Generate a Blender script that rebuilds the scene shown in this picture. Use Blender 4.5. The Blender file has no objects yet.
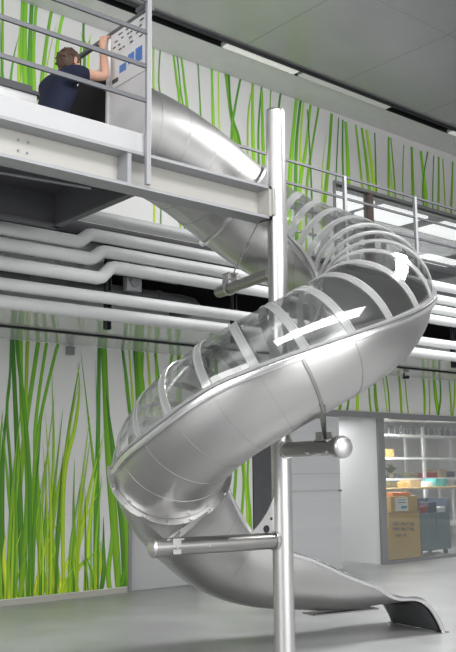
import bpy, bmesh, math, random
from mathutils import Vector, Matrix, Quaternion
random.seed(7)
PI = math.pi
col = bpy.context.scene.collection

# ------------------------------------------------------------------ camera
F = 900.0; TH = math.radians(9.2); ROLL = math.radians(0.5); HEAD = math.radians(49.9)
CAM = Vector((0, 0, 1.55))
fh = Vector((math.cos(HEAD), math.sin(HEAD), 0)); r0 = Vector((math.sin(HEAD), -math.cos(HEAD), 0))
FW = fh * math.cos(TH) + Vector((0, 0, 1)) * math.sin(TH)
u0 = r0.cross(FW)
RT = r0 * math.cos(-ROLL) + u0 * math.sin(-ROLL)
UP = -r0 * math.sin(-ROLL) + u0 * math.cos(-ROLL)
cd = bpy.data.cameras.new('camera'); cam = bpy.data.objects.new('camera', cd); col.objects.link(cam)
cam.matrix_world = Matrix(((RT.x, UP.x, -FW.x, CAM.x), (RT.y, UP.y, -FW.y, CAM.y), (RT.z, UP.z, -FW.z, CAM.z), (0, 0, 0, 1)))
cd.sensor_fit = 'VERTICAL'; cd.sensor_height = 36; cd.lens = F / 652 * 36; cd.clip_start = 0.05; cd.clip_end = 200
bpy.context.scene.camera = cam

def ray(px, py): return FW + RT * ((px - 228) / F) + UP * ((326 - py) / F)
def on_y(px, py, Y): d = ray(px, py); return CAM + d * (Y / d.y)
def on_x(px, py, X): d = ray(px, py); return CAM + d * (X / d.x)
def on_z(px, py, Z): d = ray(px, py); return CAM + d * ((Z - CAM.z) / d.z)

# ------------------------------------------------------------------ materials
def mat(name, color, rough=0.5, metal=0.0, var=0.0, vscale=6.0, stretch=None, bump=0.0, bscale=40.0, emit=0.0, spec=None, rvar=0.0):
    m = bpy.data.materials.new(name); m.use_nodes = True
    nt = m.node_tree; b = nt.nodes['Principled BSDF']
    b.inputs['Base Color'].default_value = (*color, 1); b.inputs['Roughness'].default_value = rough; b.inputs['Metallic'].default_value = metal
    if spec is not None: b.inputs['Specular IOR Level'].default_value = spec
    if emit: b.inputs['Emission Color'].default_value = (*color, 1); b.inputs['Emission Strength'].default_value = emit
    if var or bump or rvar:
        tc = nt.nodes.new('ShaderNodeTexCoord'); mp = nt.nodes.new('ShaderNodeMapping')
        nt.links.new(tc.outputs['Object'], mp.inputs['Vector'])
        if stretch: mp.inputs['Scale'].default_value = stretch
        nz = nt.nodes.new('ShaderNodeTexNoise'); nz.inputs['Scale'].default_value = vscale; nz.inputs['Detail'].default_value = 5
        nt.links.new(mp.outputs['Vector'], nz.inputs['Vector'])
        if var:
            mx = nt.nodes.new('ShaderNodeMix'); mx.data_type = 'RGBA'
            mx.inputs['A'].default_value = (*[c * (1 - var) for c in color], 1); mx.inputs['B'].default_value = (*[min(1, c * (1 + var)) for c in color], 1)
            nt.links.new(nz.outputs['Fac'], mx.inputs['Factor']); nt.links.new(mx.outputs['Result'], b.inputs['Base Color'])
        if rvar:
            mr = nt.nodes.new('ShaderNodeMapRange'); mr.inputs['To Min'].default_value = max(0, rough - rvar); mr.inputs['To Max'].default_value = rough + rvar
            nt.links.new(nz.outputs['Fac'], mr.inputs['Value']); nt.links.new(mr.outputs['Result'], b.inputs['Roughness'])
        if bump:
            n2 = nt.nodes.new('ShaderNodeTexNoise'); n2.inputs['Scale'].default_value = bscale; n2.inputs['Detail'].default_value = 3
            nt.links.new(mp.outputs['Vector'], n2.inputs['Vector'])
            bp = nt.nodes.new('ShaderNodeBump'); bp.inputs['Strength'].default_value = bump; bp.inputs['Distance'].default_value = 0.02
            nt.links.new(n2.outputs['Fac'], bp.inputs['Height']); nt.links.new(bp.outputs['Normal'], b.inputs['Normal'])
    return m

def clear_mat(name, tint, refl, haze, hazecol=(1, 1, 1), rough=0.03):
    m = bpy.data.materials.new(name); m.use_nodes = True; nt = m.node_tree; nt.nodes.clear()
    out = nt.nodes.new('ShaderNodeOutputMaterial'); tr = nt.nodes.new('ShaderNodeBsdfTransparent'); tr.inputs['Color'].default_value = (*tint, 1)
    gl = nt.nodes.new('ShaderNodeBsdfGlossy'); gl.inputs['Roughness'].default_value = rough
    fr = nt.nodes.new('ShaderNodeLayerWeight'); fr.inputs['Blend'].default_value = 0.35
    mr = nt.nodes.new('ShaderNodeMapRange'); mr.inputs['To Min'].default_value = refl; mr.inputs['To Max'].default_value = min(1, refl + 0.48)
    nt.links.new(fr.outputs['Fresnel'], mr.inputs['Value'])
    df = nt.nodes.new('ShaderNodeBsdfDiffuse'); df.inputs['Color'].default_value = (*hazecol, 1)
    tl = nt.nodes.new('ShaderNodeBsdfTranslucent'); tl.inputs['Color'].default_value = (*hazecol, 1)
    a = nt.nodes.new('ShaderNodeMixShader'); a.inputs[0].default_value = 0.5
    nt.links.new(df.outputs[0], a.inputs[1]); nt.links.new(tl.outputs[0], a.inputs[2])
    h = nt.nodes.new('ShaderNodeMixShader'); h.inputs[0].default_value = haze
    nt.links.new(tr.outputs[0], h.inputs[1]); nt.links.new(a.outputs[0], h.inputs[2])
    mx = nt.nodes.new('ShaderNodeMixShader')
    nt.links.new(mr.outputs['Result'], mx.inputs[0]); nt.links.new(h.outputs[0], mx.inputs[1]); nt.links.new(gl.outputs[0], mx.inputs[2])
    nt.links.new(mx.outputs[0], out.inputs['Surface'])
    return m

def vcol_mat(name, rough=0.6):
    m = bpy.data.materials.new(name); m.use_nodes = True; nt = m.node_tree; b = nt.nodes['Principled BSDF']
    at = nt.nodes.new('ShaderNodeVertexColor'); at.layer_name = 'Col'
    nt.links.new(at.outputs['Color'], b.inputs['Base Color']); b.inputs['Roughness'].default_value = rough
    return m

M = dict(
    steel=mat('brushed_steel', (0.57, 0.567, 0.558), 0.34, 1.0, var=0.06, vscale=2.0, rvar=0.05),
    steel_dark=mat('dull_steel', (0.37, 0.365, 0.352), 0.33, 1.0, var=0.12, vscale=4.0, rvar=0.08),
    pole=mat('pole_steel', (0.64, 0.637, 0.63), 0.36, 1.0, var=0.05, vscale=2.0, stretch=(1, 1, 0.1)),
    seam=mat('weld_seam', (0.52, 0.52, 0.51), 0.4, 1.0, var=0.1),
    rim=mat('rim_steel', (0.78, 0.78, 0.78), 0.26, 1.0, var=0.05),
    bolt=mat('bolt_steel', (0.55, 0.55, 0.54), 0.25, 1.0, var=0.05),
    clear=clear_mat('clear_acrylic', (0.97, 0.98, 0.98), 0.14, 0.02),
    rib=clear_mat('acrylic_rib', (0.96, 0.97, 0.97), 0.16, 0.60, rough=0.12),
    glass=clear_mat('window_glass', (0.96, 0.975, 0.97), 0.0, 0.01),
    floor=mat('polished_concrete', (0.44, 0.442, 0.446), 0.36, 0, var=0.34, vscale=1.6, rvar=0.12, bump=0.02, bscale=4),
    wall=mat('white_plaster', (0.72, 0.72, 0.70), 0.7, 0, var=0.03),
    mural=vcol_mat('printed_mural', 0.55),
    soffit=mat('gloss_soffit', (0.62, 0.63, 0.62), 0.07, 0, var=0.03, spec=0.9),
    ceil=mat('ceiling_panel', (0.56, 0.565, 0.57), 0.33, 0.5, var=0.25, vscale=0.6, rvar=0.1),
    ceil_light=mat('ceiling_strip_panel', (0.86, 0.86, 0.86), 0.4, 0.0, var=0.06),
    dark=mat('dark_metal', (0.035, 0.036, 0.04), 0.5, 0.2, var=0.1),
    void=mat('dark_void', (0.5, 0.5, 0.505), 0.8, 0, var=0.1),
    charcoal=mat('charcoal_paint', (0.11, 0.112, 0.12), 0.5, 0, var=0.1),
    beam=mat('beam_paint', (0.5, 0.505, 0.51), 0.45, 0, var=0.04),
    web=mat('beam_web_paint', (0.52, 0.515, 0.48), 0.5, 0, var=0.04),
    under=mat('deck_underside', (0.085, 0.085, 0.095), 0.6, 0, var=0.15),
    rail=mat('rail_paint', (0.15, 0.155, 0.165), 0.45, 0.1, var=0.05),
    rail_l=mat('post_paint', (0.37, 0.375, 0.39), 0.45, 0.1, var=0.05),
    pipe=mat('pipe_wrap', (0.66, 0.67, 0.67), 0.55, 0, var=0.04, bump=0.03, bscale=12),
    duct=mat('duct_black', (0.13, 0.133, 0.14), 0.35, 0.3, var=0.2),
    door=mat('door_grey', (0.52, 0.525, 0.53), 0.5, 0, var=0.04, vscale=1.0),
    door_l=mat('panel_pale', (0.78, 0.79, 0.80), 0.5, 0, var=0.03, vscale=1.0),
    brushed=mat('panel_brushed', (0.66, 0.67, 0.68), 0.32, 0.25, var=0.08, vscale=3, stretch=(0.05, 0.05, 4)),
    frame=mat('frame_grey', (0.30, 0.305, 0.31), 0.45, 0.2, var=0.06),
    white=mat('white_paint', (0.85, 0.855, 0.86), 0.5, 0, var=0.03),
    panelw=mat('panel_white', (0.80, 0.79, 0.79), 0.45, 0, var=0.03),
    blue=mat('sign_blue', (0.13, 0.28, 0.66), 0.5, 0, var=0.08),
    ink=mat('sign_ink', (0.10, 0.10, 0.11), 0.6, 0, var=0.1),
    lamp=mat('lamp_diffuser', (1, 0.99, 0.97), 0.5, 0, emit=0.28, var=0.01),
    lampdim=mat('lamp_diffuser_dim', (0.75, 0.75, 0.74), 0.5, 0, emit=0.15, var=0.01),
    lampup=mat('office_lamp', (1, 1, 1), 0.5, 0, emit=1.3, var=0.01),
    skin=mat('skin', (0.66, 0.40, 0.29), 0.55, 0, var=0.08, vscale=20),
    hair=mat('brown_hair', (0.105, 0.066, 0.048), 0.6, 0, var=0.45, vscale=45, stretch=(1, 1, 0.25), bump=0.6, bscale=60),
    navy=mat('navy_cotton', (0.016, 0.020, 0.048), 0.85, 0, var=0.35, vscale=8, bump=0.25, bscale=10),
    trouser=mat('dark_denim', (0.02, 0.022, 0.03), 0.9, 0, var=0.2),
    shoe=mat('shoe_black', (0.02, 0.02, 0.02), 0.5, 0, var=0.2),
    black=mat('mouth_shade_black', (0.012, 0.012, 0.013), 0.8, 0, var=0.3),  # stands in for the shade inside the slide mouth
    card=mat('cardboard', (0.62, 0.42, 0.15), 0.8, 0, var=0.08),
    card2=mat('cardboard_pale', (0.42, 0.33, 0.2), 0.8, 0, var=0.08),
    orange=mat('orange_plastic', (0.80, 0.28, 0.06), 0.5, 0, var=0.08),
    paper=mat('paper', (0.85, 0.86, 0.85), 0.7, 0, var=0.03),
    teal=mat('teal_print', (0.10, 0.42, 0.42), 0.6, 0, var=0.08),
    cab=mat('cabinet_bluegrey', (0.13, 0.21, 0.24), 0.5, 0, var=0.08),
    cab_d=mat('cabinet_dark', (0.06, 0.075, 0.11), 0.5, 0, var=0.15),
    wood=mat('pale_wood', (0.62, 0.47, 0.26), 0.5, 0, var=0.12, vscale=3, stretch=(0.3, 4, 4)),
    red=mat('dull_red', (0.33, 0.04, 0.05), 0.6, 0, var=0.1),
    tealp=mat('teal_plastic', (0.08, 0.38, 0.37), 0.5, 0, var=0.08),
    olive=mat('olive_box', (0.17, 0.16, 0.09), 0.7, 0, var=0.1),
    leaf=mat('leaf_green', (0.07, 0.11, 0.04), 0.6, 0, var=0.4),
    brownpost=mat('brown_post', (0.2, 0.16, 0.14), 0.5, 0, var=0.1),
    base=mat('baseboard_stone', (0.50, 0.49, 0.44), 0.5, 0, var=0.06),
    officeceil=mat('office_ceiling', (0.42, 0.42, 0.42), 0.7, 0, var=0.05),
)

# ------------------------------------------------------------------ mesh helpers
def obj(name, bm, material=None, parent=None, smooth=True, angle=35, loc=None, recalc=True):
    if recalc: bmesh.ops.recalc_face_normals(bm, faces=bm.faces)
    me = bpy.data.meshes.new(name); bm.to_mesh(me); bm.free()
    for p in me.polygons: p.use_smooth = smooth
    if smooth: me.set_sharp_from_angle(angle=math.radians(angle))
    o = bpy.data.objects.new(name, me); col.objects.link(o)
    if material is not None: me.materials.append(material)
    if parent is not None:
        o.parent = parent
        base = parent; off = Vector((0, 0, 0))
        while base is not None: off += base.location; base = base.parent
        o.location = (0, 0, 0)
        for v in me.vertices: v.co -= off
    elif loc is not None:
        for v in me.vertices: v.co -= Vector(loc)
        o.location = loc
    return o

def thing(name, label, cat, loc=(0, 0, 0), group=None):
    o = bpy.data.objects.new(name, None); col.objects.link(o); o.location = loc
    o.empty_display_size = 0.1
    o['label'] = label; o['category'] = cat
    if group: o['group'] = group
    return o
def tag(o, label, cat, group=None, kind=None):
    o['label'] = label; o['category'] = cat
    if group: o['group'] = group
    if kind: o['kind'] = kind
    return o
def struct(name, bm, m, smooth=False):
    o = obj(name, bm, m, smooth=smooth); o['kind'] = 'structure'; return o

def box(bm, x0, x1, y0, y1, z0, z1, bevel=0.0):
    vs = [bm.verts.new((x, y, z)) for x in (x0, x1) for y in (y0, y1) for z in (z0, z1)]
    fs = [bm.faces.new([vs[i] for i in f]) for f in ((0, 1, 3, 2), (4, 6, 7, 5), (0, 4, 5, 1), (2, 3, 7, 6), (0, 2, 6, 4), (1, 5, 7, 3))]
    if bevel:
        es = list({e for f in fs for e in f.edges})
        bmesh.ops.recalc_face_normals(bm, faces=fs)
        bmesh.ops.bevel(bm, geom=es, offset=bevel, segments=2, affect='EDGES', profile=0.6)
    return bm
def B(*a, **k): return box(bmesh.new(), *a, **k)

def frame_of(d):
    d = d.normalized(); a = Vector((0, 0, 1)) if abs(d.z) < 0.9 else Vector((1, 0, 0))
    u = d.cross(a).normalized(); v = d.cross(u).normalized()
    return u, v
def tube(bm, pts, r, n=16, caps=True):
    pts = [Vector(p) for p in pts]; rs = r if isinstance(r, (list, tuple)) else [r] * len(pts)
    rings = []; u = None
    for i, p in enumerate(pts):
        d = (pts[min(i + 1, len(pts) - 1)] - pts[max(i - 1, 0)]).normalized()
        if u is None: u, v = frame_of(d)
        else:
            u = (u - d * u.dot(d)).normalized(); v = d.cross(u).normalized()
        rings.append([bm.verts.new(p + (u * math.cos(2 * PI * k / n) + v * math.sin(2 * PI * k / n)) * rs[i]) for k in range(n)])
    for a, b in zip(rings, rings[1:]):
        for k in range(n): bm.faces.new((a[k], a[(k + 1) % n], b[(k + 1) % n], b[k]))
    if caps:
        bm.faces.new(rings[0]); bm.faces.new(rings[-1][::-1])
    return bm
def T(pts, r, n=16, caps=True): return tube(bmesh.new(), pts, r, n, caps)
def ball(bm, c, r, sx=1, sy=1, sz=1, n=12):
    mt = Matrix.Translation(c) @ Matrix.Diagonal((sx, sy, sz, 1))
    bmesh.ops.create_uvsphere(bm, u_segments=n, v_segments=max(6, n // 2 + 2), radius=r, matrix=mt); return bm
def prism(bm, poly, thick_vec):
    a = [bm.verts.new(Vector(p)) for p in poly]; b = [bm.verts.new(Vector(p) + Vector(thick_vec)) for p in poly]
    bm.faces.new(a); bm.faces.new(b[::-1]); n = len(poly)
    for i in range(n): bm.faces.new((a[i], b[i], b[(i + 1) % n], a[(i + 1) % n]))
    return bm

# ------------------------------------------------------------------ SETTING
WY = 10.2; SOF = 3.2; CEIL = 7.73; DECK = 3.97
struct('floor', B(-9, 24, -9, 16, -0.1, 0), M['floor'])
bm = bmesh.new(); box(bm, -9, 24, -9, 9.33, CEIL, CEIL + 0.1)
struct('ceiling', bm, M['ceil'])
bm = bmesh.new()
for k in range(-3, 12): box(bm, k * 2.05 - 0.006, k * 2.05 + 0.006, -6, 9.3, CEIL - 0.003, CEIL)
for y in (7.2, 5.0, 2.8): box(bm, -9, 24, y - 0.006, y + 0.006, CEIL - 0.003, CEIL)
struct('trim_ceiling_joints', bm, M['rail_l'])
struct('ceiling_strip', B(-9, 24, 9.52, WY, CEIL - 0.01, CEIL + 0.1), M['ceil_light'])
struct('trim_light_trough', box(box(box(bmesh.new(), -9, 24, 9.33, 9.52, CEIL + 0.06, CEIL + 0.1), -9, 24, 9.31, 9.335, CEIL - 0.05, CEIL + 0.1), -9, 24, 9.515, 9.53, CEIL - 0.02, CEIL + 0.1), M['dark'])
# lower wall, pieces between the openings
DX0, DX1 = 6.85, 7.92; PX0, PX1 = 10.90, 11.93
bm = bmesh.new()
box(bm, -9, DX0, WY, WY + 0.15, 0, SOF); box(bm, DX0, DX1, WY, WY + 0.15, 2.25, SOF)
box(bm, DX1, 9.03, WY, WY + 0.15, 0, SOF); box(bm, 9.5, PX0, WY, WY + 0.15, 0, SOF); box(bm, PX0, 18, WY, WY + 0.15, 2.53, SOF)
box(bm, 9.03, 9.5, WY, WY + 0.15, 2.4, SOF)
struct('wall_back', bm, M['wall'])
struct('wall_passage_side', B(PX1, PX1 + 0.1, WY, 15, 0, 2.53), M['door_l'])
struct('wall_passage_end', B(9.0, PX1, 13.6, 13.7, 0, 2.6), M['wall'])
struct('ceiling_passage', B(9.0, PX1, WY + 0.15, 13.7, 2.5, 2.56), M['officeceil'])
struct('wall_passage_near', B(10.3, 10.4, WY + 0.15, 13.6, 0, 2.5), M['wall'])
# dark pilaster
struct('trim_dark_pilaster', box(B(9.04, 9.22, WY - 0.03, WY + 0.06, 0, 2.45), 9.25, 9.49, WY + 0.01, WY + 0.08, 0, 2.45), M['charcoal'])
# upper wall around the glazed band
UWX, UWZ0, UWZ1 = 10.97, 4.05, 6.42
bm = bmesh.new()
box(bm, -9, UWX, WY, WY + 0.15, SOF, CEIL); box(bm, UWX, 20, WY, WY + 0.15, UWZ1, CEIL); box(bm, UWX, 20, WY, WY + 0.15, SOF, UWZ0)
struct('wall_upper', bm, M['wall'])
struct('wall_service_void', B(-9, 20, 9.9, WY, SOF + 0.06, 3.85), M['void'])
# soffit
bm = bmesh.new(); box(bm, -9, 20, 9.30, WY, SOF, SOF + 0.05); box(bm, -9, 20, 8.15, 9.25, SOF, SOF + 0.05)
struct('ceiling_soffit', bm, M['soffit'])
struct('trim_soffit_joint', B(-9, 20, 9.245, 9.305, SOF - 0.022, SOF + 0.05), M['dark'])
struct('trim_soffit_fascia', B(-9, 20, 8.12, 8.15, SOF, SOF + 0.22), M['beam'])
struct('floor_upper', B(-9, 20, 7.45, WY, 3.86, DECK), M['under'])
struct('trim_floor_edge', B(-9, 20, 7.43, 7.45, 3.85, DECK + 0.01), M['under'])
struct('baseboard_back', box(B(-9, DX0 - 0.03, WY - 0.015, WY, 0, 0.07), DX1 + 0.08, 9.03, WY - 0.015, WY, 0, 0.07), M['base'])
# header over panel, passage and glass room
struct('trim_header', B(9.9, 18, WY - 0.06, WY, 2.43, 2.53), M['frame'])

# grey door
def door():
    t = bpy.data.objects.new('door_1', None); col.objects.link(t); t.location = (DX0, WY, 0); t['kind'] = 'structure'
    obj('door_frame', box(box(B(DX0 - 0.03, DX0 + 0.02, WY - 0.03, WY + 0.1, 0, 2.3), DX1 - 0.02, DX1 + 0.10, WY - 0.03, WY + 0.1, 0, 2.3), DX0, DX1, WY - 0.03, WY + 0.1, 2.2, 2.3), M['frame'], t, False)
    obj('door_panel', B(DX0 + 0.02, DX1 - 0.02, WY + 0.02, WY + 0.06, 0.012, 2.2), M['door'], t, False)
    obj('door_handle', T([(DX1 - 0.1, WY + 0.02, 1.05), (DX1 - 0.1, WY - 0.03, 1.05), (DX1 - 0.22, WY - 0.03, 1.05)], 0.01, 8), M['bolt'], t)
door()
def sliding():
    t = bpy.data.objects.new('door_2', None); col.objects.link(t); t.location = (9.5, WY - 0.03, 0); t['kind'] = 'structure'
    obj('door_panel', B(9.52, PX0, WY - 0.045, WY - 0.002, 0.01, 2.42), M['brushed'], t, False)
    obj('door_band', box(B(9.54, PX0 - 0.02, WY - 0.05, WY - 0.044, 1.22, 1.26), 9.54, PX0 - 0.02, WY - 0.05, WY - 0.044, 1.5, 1.515), M['door'], t, False)  # wider strip is a reflection on the panel, put in as colour
    obj('door_latch', box(bmesh.new(), PX0 - 0.06, PX0 + 0.02, WY - 0.06, WY - 0.045, 1.22, 1.25), M['frame'], t, False)
sliding()
# glass front of the store room
def glass_front():
    t = bpy.data.objects.new('window_1', None); col.objects.link(t); t.location = (12, WY, 0); t['kind'] = 'structure'
    bm = B(11.91, 11.98, WY - 0.02, WY + 0.03, 0, 2.44); box(bm, 11.98, 12.06, WY - 0.02, WY + 0.03, 0, 2.43)
    box(bm, 12.0, 18, WY - 0.03, WY + 0.03, 0, 0.05)
    obj('window_frame', bm, M['frame'], t, False)
    bm = bmesh.new()
    for a, b in ((12.06, 13.2), (13.21, 14.4), (14.41, 15.6)): box(bm, a, b, WY - 0.004, WY + 0.004, 0.05, 2.43)
    obj('pane', bm, M['glass'], t, False)
glass_front()
def upper_window():
    t = bpy.data.objects.new('window_2', None); col.objects.link(t); t.location = (UWX, WY, UWZ0); t['kind'] = 'structure'
    bm = B(UWX - 0.02, UWX + 0.03, WY - 0.04, WY + 0.06, UWZ0, UWZ1 + 0.02); box(bm, UWX, 20, WY - 0.05, WY + 0.06, UWZ1 + 0.0, UWZ1 + 0.05)
    for x in (14.6, 16.6): box(bm, x, x + 0.08, WY - 0.03, WY + 0.05, UWZ0, UWZ1)
    box(bm, UWX, 20, WY - 0.03, WY + 0.05, UWZ0, UWZ0 + 0.08)
    obj('window_frame', bm, M['frame'], t, False)
    obj('window_post', box(B(11.86, 11.92, WY - 0.05, WY + 0.1, UWZ0, UWZ1), 11.92, 11.98, WY - 0.03, WY + 0.1, UWZ0, UWZ1), M['brownpost'], t, False)
    obj('pane', B(UWX + 0.06, 20, WY - 0.003, WY + 0.003, UWZ0 + 0.08, UWZ1), M['glass'], t, False)
upper_window()
# office behind the upper glazing
struct('ceiling_office', B(10, 24, WY + 0.15, 17.5, 6.55, 6.6), M['officeceil'])
struct('wall_office_end', B(10, 24, 17.5, 17.6, DECK, 6.6), M['wall'])
struct('wall_office_side', B(10.2, 10.3, WY + 0.15, 17.5, DECK, 6.6), M['wall'])
struct('floor_office', B(10, 24, WY + 0.15, 17.6, 3.85, DECK), M['officeceil'])
bm = bmesh.new()
for y in (11.9, 13.7, 15.5): box(bm, 10.3, 24, y, y + 0.25, 6.35, 6.55)
struct('trim_office_beams', bm, M['charcoal'])
rows_l = [('first', 10.7, (11.3, 12.9, 14.8)), ('second', 12.4, (12.2, 14.6, 16.8)), ('third', 14.2, (13.2, 16.0, 18.5)), ('farthest', 16.0, (14.5, 18.0))]
for rn, y, xs_ in rows_l:
    for x, pn in zip(xs_, ('leftmost', 'middle', 'rightmost') if len(xs_) == 3 else ('left', 'right')):
        o = obj('ceiling_light', B(x, x + 1.35, y, y + 0.75, 6.50, 6.545), M['lampup'], None, False, loc=(x, y, 6.5))
        tag(o, 'bright ceiling light behind the upstairs glazing, %s one of the %s row from the glass' % (pn, rn), 'ceiling light', 'lights behind the upstairs glazing')
# store room behind the glass front
struct('wall_store_end', B(PX1, 19, 14.2, 14.3, 0, 2.6), M['wall'])
struct('ceiling_store', B(PX1, 19, WY + 0.15, 14.2, 2.58, 2.63), M['officeceil'])
struct('wall_store_side', B(18.9, 19, WY + 0.1, 14.2, 0, 2.6), M['wall'])

# ------------------------------------------------------------------ MURALS
def c3(r, g, b): return (r, g, b, 1)
WALLC = (0.77, 0.77, 0.755)
PAL = {
    'd': ((0.09, 0.27, 0.02), (0.13, 0.38, 0.03), (0.06, 0.22, 0.04)),
    'm': ((0.30, 0.54, 0.02), (0.24, 0.54, 0.03), (0.18, 0.46, 0.04)),
    'l': ((0.46, 0.66, 0.03), (0.44, 0.70, 0.04), (0.36, 0.60, 0.06)),
    'y': ((0.82, 0.82, 0.05), (0.62, 0.76, 0.06), (0.46, 0.66, 0.09)),
}
class Mural:
    def __init__(s, rects):
        s.bm = bmesh.new(); s.cl = s.bm.loops.layers.float_color.new('Col'); s.n = 0; s.rects = rects
        for (x0, x1, z0, z1) in rects:
            n0 = len(s.bm.faces); box(s.bm, x0, x1, WY - 0.012, WY - 0.001, z0, z1)
            s.bm.faces.ensure_lookup_table()
            for f in s.bm.faces[n0:]:
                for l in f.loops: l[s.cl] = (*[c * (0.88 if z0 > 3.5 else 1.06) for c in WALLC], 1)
    def blade(s, pts, w, kind, z0, z1, taper=True):
        """pts: wall points (x,z) base to tip, w in metres"""
        P = [Vector((p[0], p[1])) for p in pts]
        # Catmull-Rom
        Q = []
        for i in range(len(P) - 1):
            a = P[max(i - 1, 0)]; b = P[i]; c = P[i + 1]; d = P[min(i + 2, len(P) - 1)]
            for k in range(7):
                t = k / 7
                Q.append(0.5 * ((2 * b) + (c - a) * t + (2 * a - 5 * b + 4 * c - d) * t * t + (3 * b - a - 3 * c + d) * t ** 3))
        Q.append(P[-1])
        Q = [q for q in Q]
        y = WY - 0.0135 - s.n * 0.00012; s.n += 1
        c0, c1, c2 = PAL[kind]; jit = random.uniform(0.8, 1.2)
        prev = None; N = len(Q)
        for i, q in enumerate(Q):
            d = (Q[min(i + 1, N - 1)] - Q[max(i - 1, 0)]); d = d.normalized() if d.length else Vector((0, 1))
            nrm = Vector((d.y, -d.x)); t = i / (N - 1)
            ww = w * (0.75 + 0.25 * math.sin(PI * min(1, t * 1.3))) * (1 if not taper else max(0.04, 1 - max(0, (t - 0.35) / 0.65) ** 1.6))
            if q.y > z1 or q.y < z0:
                q = Vector((q.x, min(max(q.y, z0), z1)))
            row = []
            for e, sh in ((-0.5, 0.8), (0.06, 1.15), (0.5, 0.95)):
                pt = q + nrm * ww * e; pt.y = min(max(pt.y, z0), z1)
                cc = [(c0[k] * (1 - 2 * t) + c1[k] * 2 * t) if t < 0.5 else (c1[k] * (2 - 2 * t) + c2[k] * (2 * t - 1)) for k in range(3)]
                row.append((s.bm.verts.new((pt.x, y, pt.y)), (*[max(0, v * sh * jit) for v in cc], 1)))
            if prev:
                for k in range(2):
                    four = (prev[k], prev[k + 1], row[k + 1], row[k])
                    f = s.bm.faces.new([v[0] for v in four])
                    for l, v in zip(f.loops, four): l[s.cl] = v[1]
            prev = row
    def px(s, pts, wpx, kind, z0, z1, taper=True):
        W = [on_y(p[0], p[1], WY) for p in pts]
        d = (W[0] - CAM).dot(FW)
        if W[0].z > z0 + .15:   # carry the blade on down to the foot of the print
            W.insert(0, Vector((W[0].x + (W[0].x - W[1].x) * .3, WY, z0)))
        s.blade([(v.x, v.z) for v in W], wpx * d / F, kind, z0, z1, taper)
    def done(s, name, label, part=None):
        o = obj(name, s.bm, M['mural'], smooth=False, recalc=False)
        return tag(o, label, 'mural')

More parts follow.
